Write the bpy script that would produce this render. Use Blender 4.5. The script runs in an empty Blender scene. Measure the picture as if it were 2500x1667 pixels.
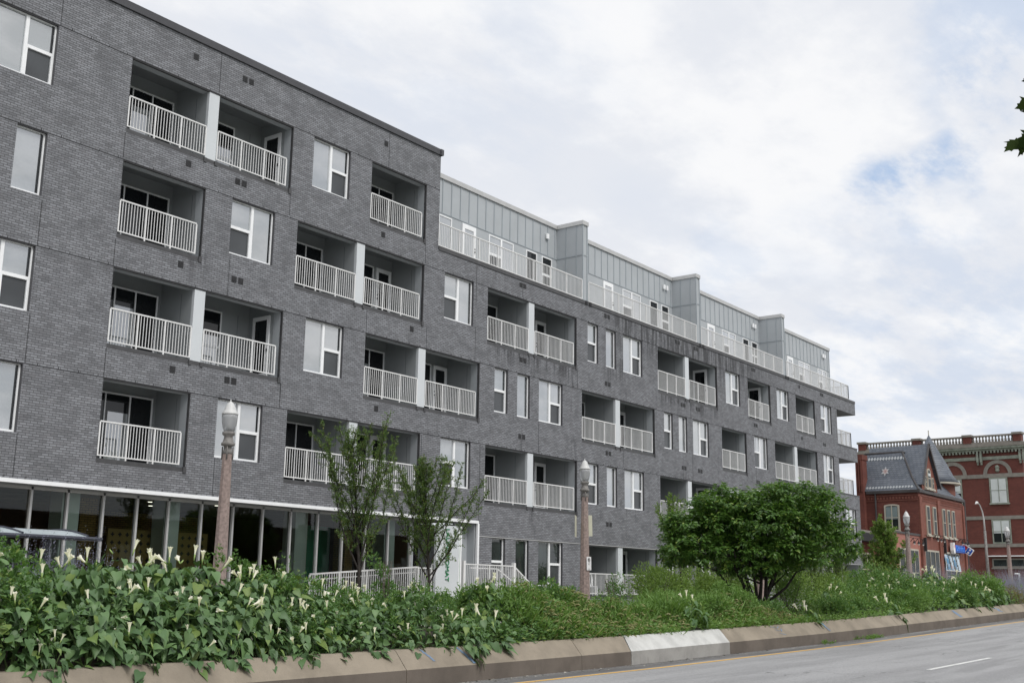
import bpy, math, random
import numpy as np
from mathutils import Vector, Matrix
random.seed(7)
RNG = np.random.default_rng(7)
scene = bpy.context.scene
C = scene.collection
PI = math.pi

# ---------------------------------------------------------------- camera (eye at the origin, x runs along the facade, y into it)
YAW, PITCH, ROLL = 0.92228, 0.21557, 0.01399
fw = Vector((math.sin(YAW)*math.cos(PITCH), math.cos(YAW)*math.cos(PITCH), math.sin(PITCH)))
rt = Vector((math.cos(YAW), -math.sin(YAW), 0)); up = rt.cross(fw)
R = rt*math.cos(ROLL)+up*math.sin(ROLL); U = -rt*math.sin(ROLL)+up*math.cos(ROLL)
cd = bpy.data.cameras.new("camera"); cam = bpy.data.objects.new("camera", cd); C.objects.link(cam)
cam.matrix_world = Matrix(((R.x,U.x,-fw.x,0),(R.y,U.y,-fw.y,0),(R.z,U.z,-fw.z,0),(0,0,0,1)))
cd.sensor_width = 36; cd.lens = 2796.36/2500*36; cd.clip_start = .1; cd.clip_end = 3000
scene.camera = cam
scene.view_settings.view_transform = 'Standard'; scene.view_settings.look = 'None'
scene.view_settings.exposure = 0; scene.view_settings.gamma = 1

# ---------------------------------------------------------------- materials
def nt(m):
    m.use_nodes = True; return m.node_tree
class G:
    """small node-graph helper"""
    def __init__(s, tree): s.t = tree; s.n = tree.nodes; s.l = tree.links
    def new(s, ty, **kw):
        n = s.n.new(ty)
        for k, v in kw.items():
            if k.startswith('i_'):
                key = k[2:]; key = int(key) if key.isdigit() else key.replace('_', ' ')
                s.put(n.inputs[key], v)
            else: setattr(n, k, v)
        return n
    def put(s, sock, v):
        if isinstance(v, bpy.types.NodeSocket): s.l.new(v, sock)
        else: sock.default_value = v
    def math(s, op, a, b=None, c=None, clamp=False):
        n = s.n.new('ShaderNodeMath'); n.operation = op; n.use_clamp = clamp
        for i, v in enumerate((a, b, c)):
            if v is not None: s.put(n.inputs[i], v)
        return n.outputs[0]
    def mix(s, f, a, b, blend='MIX'):
        n = s.n.new('ShaderNodeMix'); n.data_type = 'RGBA'; n.blend_type = blend
        s.put(n.inputs[0], f); s.put(n.inputs[6], a); s.put(n.inputs[7], b); return n.outputs[2]
    def noise(s, vec, scale, detail=4, rough=.55):
        n = s.n.new('ShaderNodeTexNoise'); n.inputs['Scale'].default_value = scale
        n.inputs['Detail'].default_value = detail; n.inputs['Roughness'].default_value = rough
        if vec is not None: s.l.new(vec, n.inputs['Vector'])
        return n.outputs['Fac']
    def ramp(s, f, lo, hi, a=0., b=1.):
        n = s.n.new('ShaderNodeMapRange'); n.interpolation_type = 'SMOOTHSTEP'
        s.put(n.inputs[0], f)
        for i, v in zip((1,2,3,4), (lo,hi,a,b)): s.put(n.inputs[i], v)
        return n.outputs[0]
    def mapping(s, vec, scale=(1,1,1), loc=(0,0,0), rot=(0,0,0)):
        n = s.n.new('ShaderNodeMapping'); s.l.new(vec, n.inputs[0])
        n.inputs[3].default_value = scale; n.inputs[1].default_value = loc; n.inputs[2].default_value = rot
        return n.outputs[0]
def c4(c): return (c[0], c[1], c[2], 1)
def new_mat(name):
    m = bpy.data.materials.new(name); t = nt(m); g = G(t)
    return m, g, t.nodes['Principled BSDF']
def bump(g, p, h, strength=.3, dist=.01):
    n = g.new('ShaderNodeBump'); n.inputs['Strength'].default_value = strength; n.inputs['Distance'].default_value = dist
    g.l.new(h, n.inputs['Height']); g.l.new(n.outputs[0], p.inputs['Normal'])
def plain(name, col, rough=.6, var=.12, scale=3., metal=0., bmp=0., spec=.5, ior=1.45, streak=False):
    m, g, p = new_mat(name)
    tc = g.new('ShaderNodeTexCoord').outputs['Object']
    v = g.mapping(tc, (1,1,.15)) if streak else tc
    n = g.noise(v, scale, 5)
    col2 = tuple(c*(1-var) for c in col); col1 = tuple(min(1, c*(1+var)) for c in col)
    g.put(p.inputs['Base Color'], g.mix(g.ramp(n, .3, .7), c4(col2), c4(col1)))
    p.inputs['Roughness'].default_value = rough; p.inputs['Metallic'].default_value = metal
    p.inputs['IOR'].default_value = ior; p.inputs['Specular IOR Level'].default_value = spec
    if bmp: bump(g, p, g.noise(tc, scale*12, 3), bmp)
    return m
def brick_mat(name, c1, c2, mortar, bw=.2032, rh=.0677, ms=.010, stains=False, patch=.25, bmpd=.006):
    m, g, p = new_mat(name)
    tc = g.new('ShaderNodeTexCoord').outputs['Object']
    sp = g.new('ShaderNodeSeparateXYZ'); g.l.new(tc, sp.inputs[0])
    u = g.math('ADD', sp.outputs[0], sp.outputs[1])
    cb = g.new('ShaderNodeCombineXYZ'); g.l.new(u, cb.inputs[0]); g.l.new(sp.outputs[2], cb.inputs[1])
    b = g.new('ShaderNodeTexBrick'); g.l.new(cb.outputs[0], b.inputs['Vector'])
    b.offset = .5; b.inputs['Scale'].default_value = 1
    b.inputs['Brick Width'].default_value = bw; b.inputs['Row Height'].default_value = rh
    b.inputs['Mortar Size'].default_value = ms; b.inputs['Mortar Smooth'].default_value = .2; b.inputs['Bias'].default_value = -.1
    b.inputs['Color1'].default_value = c4(c1); b.inputs['Color2'].default_value = c4(c2); b.inputs['Mortar'].default_value = c4(mortar)
    # cloudy patches of bluish and brownish bricks
    n1 = g.noise(g.mapping(cb.outputs[0], (1,1.6,1)), 1.1, 6, .62)
    n2 = g.noise(g.mapping(cb.outputs[0], (1,2.5,1), (9,3,0)), 2.6, 5, .65)
    col = g.mix(g.ramp(n1, .42, .66, 0, patch*1.3), b.outputs['Color'], c4(tuple(x*.55 for x in c2)))
    col = g.mix(g.ramp(n2, .5, .75, 0, patch), col, c4((c1[0]*1.08, c1[1]*1.02, c1[2]*1.0)))
    if stains:
        # dark water streaks under the terrace between two bays, with their own ragged outline
        n3 = g.noise(g.mapping(cb.outputs[0], (3.2,.28,1), (2,7,0)), 1.3, 6, .68)
        X, Z = sp.outputs[0], sp.outputs[2]
        zone = g.math('MULTIPLY', g.ramp(X, 43.5, 46.5), g.ramp(X, 66, 57, 0, 1))
        zone = g.math('MULTIPLY', zone, g.ramp(Z, 10.6, 12.6))
        n4 = g.noise(g.mapping(cb.outputs[0], (2.4,.35,1), (5,1,0)), 1.1, 6, .7)
        zone2 = g.math('MULTIPLY', g.ramp(n4, .56, .68), .55)
        f = g.math('MAXIMUM', g.math('MULTIPLY', zone, g.ramp(n3, .40, .56)), g.math('MULTIPLY', zone2, g.ramp(X, 30, 37)))
        for (xa, xb, za, zb) in ((35.9,42.4,8.9,9.95),(49.3,56.3,8.9,9.95),(44.2,47.0,9.0,11.0),(51.5,53.5,9.6,11.5),(38.4,39.6,2.3,3.5),(20.0,22.0,9.2,10.2)):
            zz = g.math('MULTIPLY', g.math('MULTIPLY', g.ramp(X, xa, xa+.7), g.ramp(X, xb, xb-.7)), g.math('MULTIPLY', g.ramp(Z, za, zb-.15), g.ramp(Z, zb+.02, zb-.02)))
            f = g.math('MAXIMUM', f, g.math('MULTIPLY', zz, g.ramp(n3, .44, .6)))
        col = g.mix(g.math('MULTIPLY', f, .78), col, c4((.035,.035,.038)))
        # chalky runs
        n5 = g.noise(g.mapping(cb.outputs[0], (7,.3,1), (1,4,0)), 1.2, 4, .6)
        col = g.mix(g.math('MULTIPLY', g.math('MULTIPLY', zone, g.ramp(n5, .6, .7)), .35), col, c4((.3,.3,.3)))
    g.l.new(col, p.inputs['Base Color'])
    p.inputs['Roughness'].default_value = .75; p.inputs['Specular IOR Level'].default_value = .35
    inv = g.math('SUBTRACT', 1., b.outputs['Fac'])
    bump(g, p, inv, .6, bmpd)
    return m
M = {}
M['brick'] = brick_mat('grey_brick', (.258,.266,.287), (.155,.159,.171), (.086,.087,.092), stains=True, patch=.30)
M['coping'] = plain('charcoal_metal', (.060,.060,.066), .45, .1, 2)
M['fascia'] = plain('grey_steel', (.065,.065,.068), .5, .15, 3)
M['joint'] = plain('dark_sealant', (.02,.02,.022), .8, .1)
M['panel'] = plain('pale_grey_panel', (.40,.425,.445), .55, .04, .8)
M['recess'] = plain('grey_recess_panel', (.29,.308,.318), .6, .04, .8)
M['panel_white'] = plain('off_white_panel', (.60,.63,.65), .5, .03, .8)
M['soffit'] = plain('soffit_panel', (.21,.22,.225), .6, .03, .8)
M['white'] = plain('white_paint', (.86,.87,.88), .35, .03, 4)
M['rail'] = plain('white_railing_paint', (.74,.74,.735), .35, .04, 5)
M['ribs'] = plain('panel_batten', (.33,.365,.39), .5, .04, 2)
M['gap'] = plain('panel_gap', (.10,.11,.115), .7, .05, 2)
M['vent'] = plain('vent_louvre', (.035,.035,.037), .5, .2, 6)
M['dark'] = plain('black_void', (.008,.008,.009), .6, .1)
M['slab'] = plain('concrete_slab', (.30,.29,.27), .85, .15, 2, bmp=.2)
M['clear_edge'] = plain('flashing_metal', (.50,.50,.495), .4, .05, 2, metal=.3)

def glass_mat(name, col, rough=.02, ior=1.5, var=.1, wav=0.02, spec=.5):
    m, g, p = new_mat(name); p.inputs['Specular IOR Level'].default_value = spec
    tc = g.new('ShaderNodeTexCoord').outputs['Object']
    n = g.noise(tc, .55, 2)
    g.put(p.inputs['Base Color'], g.mix(g.ramp(n, .35, .65), c4(tuple(c*(1-var) for c in col)), c4(tuple(c*(1+var) for c in col))))
    p.inputs['Roughness'].default_value = rough; p.inputs['IOR'].default_value = ior
    if wav: bump(g, p, g.noise(tc, 1.2, 1), wav, .05)
    return m
def blind_glass():
    m = bpy.data.materials.new('glass_over_pale_blind'); t = nt(m); g = G(t); p = t.nodes['Principled BSDF']; out = t.nodes['Material Output']
    tc = g.new('ShaderNodeTexCoord').outputs['Object']; oi = g.new('ShaderNodeObjectInfo')
    n = g.noise(g.mapping(tc, (.5,1,.9)), .9, 4)
    base = g.mix(g.ramp(n, .35, .65), (.20,.225,.232,1), (.35,.365,.375,1))  # noise mottling in the base colour stands in for cloud reflections
    base = g.mix(g.math('MULTIPLY', oi.outputs['Random'], .35), base, (.20,.215,.21,1))
    g.l.new(base, p.inputs['Base Color']); p.inputs['Roughness'].default_value = .5; p.inputs['Specular IOR Level'].default_value = 0
    gl = g.new('ShaderNodeBsdfGlossy'); gl.inputs['Roughness'].default_value = .01; gl.inputs[0].default_value = (.97,.98,1,1)
    fr = g.new('ShaderNodeFresnel'); fr.inputs[0].default_value = 1.95
    bm = g.new('ShaderNodeBump'); bm.inputs['Strength'].default_value = .03; bm.inputs['Distance'].default_value = .05; g.l.new(g.noise(tc, 1.1, 1), bm.inputs['Height']); g.l.new(bm.outputs[0], gl.inputs['Normal'])
    mx = g.new('ShaderNodeMixShader'); g.l.new(g.math('ADD', g.math('MULTIPLY', fr.outputs[0], 2.0), .09, None, True), mx.inputs[0]); g.l.new(p.outputs[0], mx.inputs[1]); g.l.new(gl.outputs[0], mx.inputs[2]); g.l.new(mx.outputs[0], out.inputs[0])
    return m
M['blind'] = blind_glass()
M['screen'] = glass_mat('insect_screened_glass', (.06,.065,.07), .22, 1.5, .2)
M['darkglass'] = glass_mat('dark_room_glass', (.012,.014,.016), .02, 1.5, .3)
M['oldglass'] = glass_mat('old_sash_glass', (.030,.036,.036), .25, 1.3, .4, 0, .12)
M['whiteblind'] = plain('white_roller_blind', (.55,.58,.58), .8, .05, 2)
M['lowglass'] = glass_mat('low_window_glass', (.03,.038,.036), .02, 1.7, .5)
def store_glass():
    m = bpy.data.materials.new('storefront_glass'); t = nt(m); g = G(t); t.nodes.clear()
    out = g.new('ShaderNodeOutputMaterial')
    tr = g.new('ShaderNodeBsdfTransparent'); tr.inputs[0].default_value = (.70,.76,.73,1)
    gl = g.new('ShaderNodeBsdfGlossy'); gl.inputs['Roughness'].default_value = .015; gl.inputs[0].default_value = (.9,.95,.95,1)
    fr = g.new('ShaderNodeFresnel'); fr.inputs[0].default_value = 1.5
    mx = g.new('ShaderNodeMixShader'); g.l.new(fr.outputs[0], mx.inputs[0]); g.l.new(tr.outputs[0], mx.inputs[1]); g.l.new(gl.outputs[0], mx.inputs[2])
    g.l.new(mx.outputs[0], out.inputs[0]); return m
M['storeglass'] = store_glass()

def leaf_mat(name, a, b, rough=.55, trans=.22, c=None, spec=.4):
    m = bpy.data.materials.new(name); t = nt(m); g = G(t)
    p = t.nodes['Principled BSDF']; out = t.nodes['Material Output']
    geo = g.new('ShaderNodeNewGeometry')
    r = geo.outputs['Random Per Island']
    col = g.mix(r, c4(a), c4(b))
    if c is not None:
        col = g.mix(g.ramp(g.math('FRACT', g.math('MULTIPLY', r, 7.31)), .86, .95), col, c4(c))
    g.l.new(col, p.inputs['Base Color']); p.inputs['Roughness'].default_value = rough
    p.inputs['Specular IOR Level'].default_value = spec
    tl = g.new('ShaderNodeBsdfTranslucent'); g.l.new(g.mix(.5, col, c4((b[0]*1.5,b[1]*1.6,b[2]*.7))), tl.inputs[0])
    mx = g.new('ShaderNodeMixShader'); mx.inputs[0].default_value = trans
    g.l.new(p.outputs[0], mx.inputs[1]); g.l.new(tl.outputs[0], mx.inputs[2]); g.l.new(mx.outputs[0], out.inputs[0])
    return m
M['datura'] = leaf_mat('datura_leaf', (.054,.112,.040), (.125,.218,.078), .48, .14, (.15,.22,.05))
M['datura_stem'] = plain('datura_stem', (.13,.20,.07), .6, .2)
M['flower'] = leaf_mat('cream_petals', (.88,.87,.82), (.86,.83,.72), .6, .30)
M['calyx'] = plain('calyx_green', (.26,.36,.11), .6, .2, 8)
M['weed'] = leaf_mat('fine_weed_leaf', (.060,.135,.035), (.130,.240,.065), .6, .3, (.20,.26,.06))
M['feather'] = leaf_mat('feathery_green_leaf', (.085,.165,.035), (.185,.310,.080), .6, .3)
M['grass'] = leaf_mat('grass_blade', (.085,.165,.030), (.170,.290,.065), .6, .35, (.30,.30,.12))
M['seedhead'] = leaf_mat('foxtail_seedhead', (.24,.28,.10), (.36,.34,.18), .8, .4)
M['sage'] = leaf_mat('lavender_flower_spike', (.19,.19,.29), (.32,.32,.44), .8, .3, (.16,.22,.14))
M['dry'] = leaf_mat('brownish_leaf', (.13,.13,.055), (.22,.19,.08), .8, .3)
M['tree'] = leaf_mat('broad_tree_leaf', (.034,.088,.016), (.120,.230,.045), .42, .3, (.22,.30,.06), .5)
M['young'] = leaf_mat('young_tree_leaf', (.060,.115,.026), (.135,.215,.055), .5, .3, (.20,.20,.05))
M['yellowgreen'] = leaf_mat('yellow_green_leaf', (.10,.175,.035), (.21,.31,.075), .55, .35)
M['plane'] = leaf_mat('plane_tree_leaf', (.010,.020,.004), (.022,.036,.006), .8, .10, None, .05)  # backlit shade of the leaves is put into this near-black base
M['bark'] = plain('bark', (.030,.025,.021), .9, .35, 9, bmp=.5)
M['bark_grey'] = plain('grey_bark', (.13,.11,.095), .9, .3, 9, bmp=.4)

def concrete(name, col, pits=.5, dark=.22):
    m, g, p = new_mat(name)
    tc = g.new('ShaderNodeTexCoord').outputs['Object']
    n1 = g.noise(tc, 1.3, 6, .6); n2 = g.noise(tc, 60, 3, .7); n3 = g.noise(g.mapping(tc, (3,1,.4)), 3, 5, .7)
    c = g.mix(g.ramp(n1, .35, .7), c4(col), c4(tuple(x*.72 for x in col)))
    c = g.mix(g.ramp(n2, .5, .72, 0, .35), c, c4(tuple(x*.55 for x in col)))
    c = g.mix(g.ramp(n3, .58, .72, 0, dark), c, c4((.12,.10,.085)))
    v = g.new('ShaderNodeTexVoronoi'); v.inputs['Scale'].default_value = 26; g.l.new(tc, v.inputs['Vector'])
    pit = g.ramp(v.outputs['Distance'], .05, .09, 1, 0)
    c = g.mix(g.math('MULTIPLY', pit, g.math('MULTIPLY', g.ramp(n1, .45, .6), pits)), c, c4((.1,.09,.08)))
    g.l.new(c, p.inputs['Base Color']); p.inputs['Roughness'].default_value = .88
    p.inputs['Specular IOR Level'].default_value = .25
    bump(g, p, n2, .35, .006); return m
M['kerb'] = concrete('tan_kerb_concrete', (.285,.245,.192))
M['kerb_face'] = concrete('shaded_weathered_kerb_face', (.165,.140,.118), .5, .6)  # darker base puts the upright face's shade into colour, plus heavier streaks
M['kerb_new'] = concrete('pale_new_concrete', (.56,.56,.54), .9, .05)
M['kerb_new_face'] = concrete('shaded_new_concrete_face', (.36,.35,.33), .9, .5)  # same concrete darkened for the shaded upright face, with more streaks
M['walk'] = concrete('sidewalk_concrete', (.42,.40,.37))
def asphalt():
    m, g, p = new_mat('worn_asphalt')
    tc = g.new('ShaderNodeTexCoord').outputs['Object']
    n1 = g.noise(g.mapping(tc, (.12,1,1)), 1.1, 6, .6); n2 = g.noise(tc, 16, 5, .8); n3 = g.noise(tc, 55, 3, .8)
    c = g.mix(g.ramp(n1, .35, .68), c4((.285,.285,.288)), c4((.195,.195,.198)))
    c = g.mix(g.ramp(n2, .45, .70, 0, .7), c, c4((.13,.13,.13)))
    c = g.mix(g.ramp(n3, .48, .62, 0, .6), c, c4((.42,.415,.41)))
    c = g.mix(g.ramp(g.noise(g.mapping(tc, (.05,.5,1), (3,1,0)), 2.2, 5, .6), .56, .68, 0, .45), c, c4((.15,.15,.15)))
    # cracks: thin noise-distorted cell edges, only here and there
    dn = g.new('ShaderNodeTexNoise'); dn.inputs['Scale'].default_value = 1.4; dn.inputs['Detail'].default_value = 5; g.l.new(tc, dn.inputs['Vector'])
    vm = g.new('ShaderNodeVectorMath'); vm.operation = 'MULTIPLY_ADD'; g.l.new(dn.outputs['Color'], vm.inputs[0]); vm.inputs[1].default_value = (.9,.9,.9); g.l.new(g.mapping(tc, (.32,.85,1)), vm.inputs[2])
    v = g.new('ShaderNodeTexVoronoi'); v.feature = 'DISTANCE_TO_EDGE'; v.inputs['Scale'].default_value = .75; g.l.new(vm.outputs[0], v.inputs['Vector'])
    crack = g.math('MULTIPLY', g.ramp(v.outputs['Distance'], .003, .013, 1, 0), g.ramp(g.noise(tc, .35, 3), .52, .60))
    c = g.mix(g.math('MULTIPLY', crack, .6), c, c4((.035,.035,.035)))
    # dark, patched strip with grit beside the kerb
    sp = g.new('ShaderNodeSeparateXYZ'); g.l.new(tc, sp.inputs[0])
    gut = g.math('MULTIPLY', g.ramp(sp.outputs[1], 12.72, 12.86), g.ramp(n1, .30, .55, .35, .8))
    c = g.mix(gut, c, c4((.065,.062,.06)))
    grit = g.math('MULTIPLY', g.ramp(sp.outputs[1], 13.0, 13.35), g.ramp(g.noise(tc, 30, 4, .8), .55, .62))
    c = g.mix(grit, c, c4((.38,.36,.32)))
    g.l.new(c, p.inputs['Base Color']); p.inputs['Roughness'].default_value = .8; p.inputs['Specular IOR Level'].default_value = .3
    bump(g, p, n3, .5, .006); return m
M['asphalt'] = asphalt()
M['soil'] = plain('dark_soil', (.045,.038,.028), .95, .4, 4, bmp=.5)
M['lawn'] = plain('verge_green', (.07,.10,.035), .9, .4, 3, bmp=.3)
def worn_paint(name, col, lo=.5):
    m = bpy.data.materials.new(name); t = nt(m); g = G(t); p = t.nodes['Principled BSDF']
    tc = g.new('ShaderNodeTexCoord').outputs['Object']
    n = g.noise(tc, 22, 5, .75); n2 = g.noise(tc, 1.5, 3)
    f = g.math('ADD', n, g.math('MULTIPLY', n2, .25))
    c = g.mix(g.ramp(f, lo+.12, lo+.26), c4(col), c4(tuple(.45*x+.06 for x in col)))
    g.l.new(c, p.inputs['Base Color']); p.inputs['Roughness'].default_value = .7; return m
M['litter'] = leaf_mat('grit_and_litter', (.08,.07,.055), (.42,.40,.36), .9, .05)
M['yellow'] = worn_paint('yellow_line_paint', (.60,.34,.055))
M['roadwhite'] = worn_paint('white_line_paint', (.62,.62,.60))
M['bluepaint'] = worn_paint('blue_spray_paint', (.15,.26,.42), .38)

# ---------------------------------------------------------------- mesh helpers
class MB:
    def __init__(s): s.v = []; s.f = []; s.mi = []; s.cur = 0
    def face(s, pts):
        i = len(s.v); s.v += [tuple(p) for p in pts]; s.f.append(tuple(range(i, i+len(pts)))); s.mi.append(s.cur); return s
    def box(s, x0, y0, z0, x1, y1, z1):
        if x0 > x1: x0, x1 = x1, x0
        if y0 > y1: y0, y1 = y1, y0
        if z0 > z1: z0, z1 = z1, z0
        i = len(s.v)
        s.v += [(x0,y0,z0),(x1,y0,z0),(x1,y1,z0),(x0,y1,z0),(x0,y0,z1),(x1,y0,z1),(x1,y1,z1),(x0,y1,z1)]
        for q in ((0,3,2,1),(4,5,6,7),(0,1,5,4),(1,2,6,5),(2,3,7,6),(3,0,4,7)):
            s.f.append(tuple(i+k for k in q)); s.mi.append(s.cur)
        return s
    def bar(s, a, b, w, h=None):
        """square bar between two points"""
        h = h or w; a = Vector(a); b = Vector(b); d = (b-a).normalized()
        sd = d.cross(Vector((0,0,1)))
        if sd.length < 1e-3: sd = Vector((1,0,0))
        sd.normalize(); u2 = sd.cross(d).normalized(); i = len(s.v)
        for p in (a, b):
            for (q, r) in ((-1,-1),(1,-1),(1,1),(-1,1)): s.v.append(tuple(p+sd*q*w/2+u2*r*h/2))
        for q in ((0,1,2,3),(7,6,5,4),(0,4,5,1),(1,5,6,2),(2,6,7,3),(3,7,4,0)):
            s.f.append(tuple(i+k for k in q)); s.mi.append(s.cur)
        return s
    def tube(s, pts, rad, n=7, cap=True):
        """tapered tube along points"""
        pts = [Vector(p) for p in pts]; i0 = len(s.v); prev = None
        if not hasattr(rad, '__len__'): rad = [rad]*len(pts)
        for k, p in enumerate(pts):
            d = (pts[min(k+1, len(pts)-1)]-pts[max(k-1, 0)]).normalized()
            a = d.orthogonal().normalized() if prev is None else (prev-d*prev.dot(d)).normalized()
            prev = a; b = d.cross(a)
            for j in range(n):
                t = 2*PI*j/n; s.v.append(tuple(p+(a*math.cos(t)+b*math.sin(t))*rad[k]))
        for k in range(len(pts)-1):
            for j in range(n):
                s.f.append((i0+k*n+j, i0+k*n+(j+1)%n, i0+(k+1)*n+(j+1)%n, i0+(k+1)*n+j)); s.mi.append(s.cur)
        if cap:
            s.f.append(tuple(i0+j for j in range(n))[::-1]); s.mi.append(s.cur)
            s.f.append(tuple(i0+(len(pts)-1)*n+j for j in range(n))); s.mi.append(s.cur)
        return s
    def lathe(s, prof, n=16, c=(0,0,0), rot=0.):
        i0 = len(s.v)
        for (r, z) in prof:
            for j in range(n):
                t = 2*PI*j/n+rot; s.v.append((c[0]+r*math.cos(t), c[1]+r*math.sin(t), c[2]+z))
        for k in range(len(prof)-1):
            for j in range(n):
                s.f.append((i0+k*n+j, i0+k*n+(j+1)%n, i0+(k+1)*n+(j+1)%n, i0+(k+1)*n+j)); s.mi.append(s.cur)
        s.f.append(tuple(i0+j for j in range(n))[::-1]); s.mi.append(s.cur)
        s.f.append(tuple(i0+(len(prof)-1)*n+j for j in range(n))); s.mi.append(s.cur)
        return s
    def prism(s, poly, y0, y1):
        """polygon in (x,z), extruded along y"""
        n = len(poly); i = len(s.v)
        s.v += [(x,y0,z) for x,z in poly]+[(x,y1,z) for x,z in poly]
        s.f.append(tuple(range(i,i+n))); s.mi.append(s.cur); s.f.append(tuple(range(i+2*n-1,i+n-1,-1))); s.mi.append(s.cur)
        for k in range(n):
            s.f.append((i+k, i+n+k, i+n+(k+1)%n, i+(k+1)%n)); s.mi.append(s.cur)
        return s
    def build(s, name, mats, parent=None, smooth=False):
        me = bpy.data.meshes.new(name); me.from_pydata(s.v, [], s.f)
        if not isinstance(mats, (list, tuple)): mats = [mats]
        for m in mats: me.materials.append(M[m] if isinstance(m, str) else m)
        me.polygons.foreach_set('material_index', s.mi)
        if smooth: me.polygons.foreach_set('use_smooth', [True]*len(s.f))
        me.update()
        return link(name, me, parent)
def link(name, me, parent=None):
    o = bpy.data.objects.new(name, me); C.objects.link(o)
    if parent is not None:
        o.parent = parent
        if parent.type == 'EMPTY': o.location = -parent.location if parent.get('_w') else (0,0,0)
    return o
def tag(o, label=None, cat=None, group=None, kind=None):
    if label: o['label'] = label
    if cat: o['category'] = cat
    if group: o['group'] = group
    if kind: o['kind'] = kind
    return o
def thing(name, loc, label, cat, group=None, world=False, rz=0.):
    """Empty at the thing's base. world=True: its parts are modelled in world coordinates and shifted back"""
    o = bpy.data.objects.new(name, None); C.objects.link(o); o.location = loc; o.rotation_euler = (0,0,rz)
    o.empty_display_size = .3
    if world: o['_w'] = 1
    return tag(o, label, cat, group)
def copy_tree(o, parent=None):
    c = o.copy(); C.objects.link(c)
    if parent is not None: c.parent = parent
    for ch in list(o.children): copy_tree(ch, c)
    return c
def struct(mb, name, mats, smooth=False):
    return tag(mb.build(name, mats, None, smooth), kind='structure')
def big_mesh(name, V, F, mats, parent=None, mi=None):
    """numpy mesh; F is an (n,k) array"""
    me = bpy.data.meshes.new(name); V = np.asarray(V, dtype=np.float32)
    k = F.shape[1]
    me.vertices.add(len(V)); me.vertices.foreach_set('co', V.ravel())
    me.loops.add(F.size); me.loops.foreach_set('vertex_index', F.astype(np.int32).ravel())
    me.polygons.add(len(F)); me.polygons.foreach_set('loop_start', np.arange(0, F.size, k, dtype=np.int32))
    if mi is not None: me.polygons.foreach_set('material_index', mi.astype(np.int32))
    if not isinstance(mats, (list, tuple)): mats = [mats]
    for m in mats: me.materials.append(M[m])
    me.update(calc_edges=True); me.validate()
    return link(name, me, parent)
# leaf templates: x across, y along the leaf, z normal. triangles
def T_heart():
    # broad at the base, drawn out to a point, folded along the midrib and arched down
    v = np.array([(0,.04,0),(.20,-.02,.05),(.345,.14,.09),(.345,.34,.07),(.215,.62,-.01),(.08,.86,-.14),(0,1.05,-.27),(-.08,.86,-.14),(-.215,.62,-.03),(-.345,.34,.05),(-.345,.14,.10),(-.20,-.02,.05),(0,.34,-.03),(0,.64,-.09)], float)
    f = np.array([(0,1,12),(1,2,12),(2,3,12),(3,4,13),(3,13,12),(4,5,13),(5,6,13),(6,7,13),(7,8,13),(8,9,13),(9,12,13),(9,10,12),(10,11,12),(11,0,12)])
    return v, f
def T_oval():
    v = np.array([(0,0,0),(.24,.35,.05),(.17,.7,.03),(0,1,-.10),(-.17,.7,.03),(-.24,.35,.05),(0,.5,-.02)], float)
    f = np.array([(0,1,6),(1,2,6),(2,3,6),(3,4,6),(4,5,6),(5,0,6)])
    return v, f
def T_small():
    v = np.array([(0,0,0),(.22,.45,.05),(0,1,0),(-.22,.45,.05)], float)
    return v, np.array([(0,1,2),(0,2,3)])
def T_blade():
    v = np.array([(-.03,0,0),(.03,0,0),(-.028,.4,.10),(.028,.4,.10),(-.02,.75,.06),(.02,.75,.06),(0,1,-.12)], float)
    return v, np.array([(0,1,3),(0,3,2),(2,3,5),(2,5,4),(4,5,6)])
def T_needle():
    v = np.array([(-.05,0,0),(.05,0,0),(.035,.6,.02),(-.035,.6,.02),(0,1,0)], float)
    return v, np.array([(0,1,2),(0,2,3),(3,2,4)])
def norm(a): return a/np.maximum(np.linalg.norm(a, axis=-1, keepdims=True), 1e-9)
def leaves(P, D, N, S, T):
    """P positions, D leaf directions, N approx normals, S sizes"""
    v, f = T; D = norm(D); X = norm(np.cross(D, N)); Nn = np.cross(X, D)
    V = (P[:,None,:] + S[:,None,None]*(v[None,:,0:1]*X[:,None,:] + v[None,:,1:2]*D[:,None,:] + v[None,:,2:3]*Nn[:,None,:]))
    n = len(P); F = (f[None]+(np.arange(n)*len(v))[:,None,None]).reshape(-1,3)
    return V.reshape(-1,3), F
def merge(parts):
    Vs, Fs, Ms, o = [], [], [], 0
    for i, (V, F, m) in enumerate(parts):
        Vs.append(V); Fs.append(F+o); Ms.append(np.full(len(F), m)); o += len(V)
    return np.concatenate(Vs), np.concatenate(Fs), np.concatenate(Ms)

# ---------------------------------------------------------------- terrain
RX = [-300,-40,0,8,16,22.5,27,33.6,39,56,80,110,160,900]
RZ = [-1.9,-1.72,-1.68,-1.65,-1.58,-1.505,-1.43,-1.32,-1.20,-.81,-.45,-.15,.1,.4]
def zr(x): return float(np.interp(x, RX, RZ))
SX = [-300,0,17,33,47,67,89,130,900]; SZ = [-1.3,-1.0,-.93,-.82,-.70,-.47,-.20,.0,.4]
def zs(x): return float(np.interp(x, SX, SZ))
def kt(x): return zr(x)+.60
XS = sorted(set([-300,-150,-80]+[float(a) for a in np.arange(-40,170,2)]+[220,300,450,900]+[float(a) for a in RX]))
def sheet(name, mat, ys, zf, xs=XS):
    mb = MB()
    for a in range(len(xs)-1):
        for b in range(len(ys)-1):
            x0,x1,y0,y1 = xs[a],xs[a+1],ys[b],ys[b+1]
            mb.face([(x0,y0,zf(x0,y0)),(x1,y0,zf(x1,y0)),(x1,y1,zf(x1,y1)),(x0,y1,zf(x0,y1))])
    return struct(mb, name, mat, True)
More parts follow.
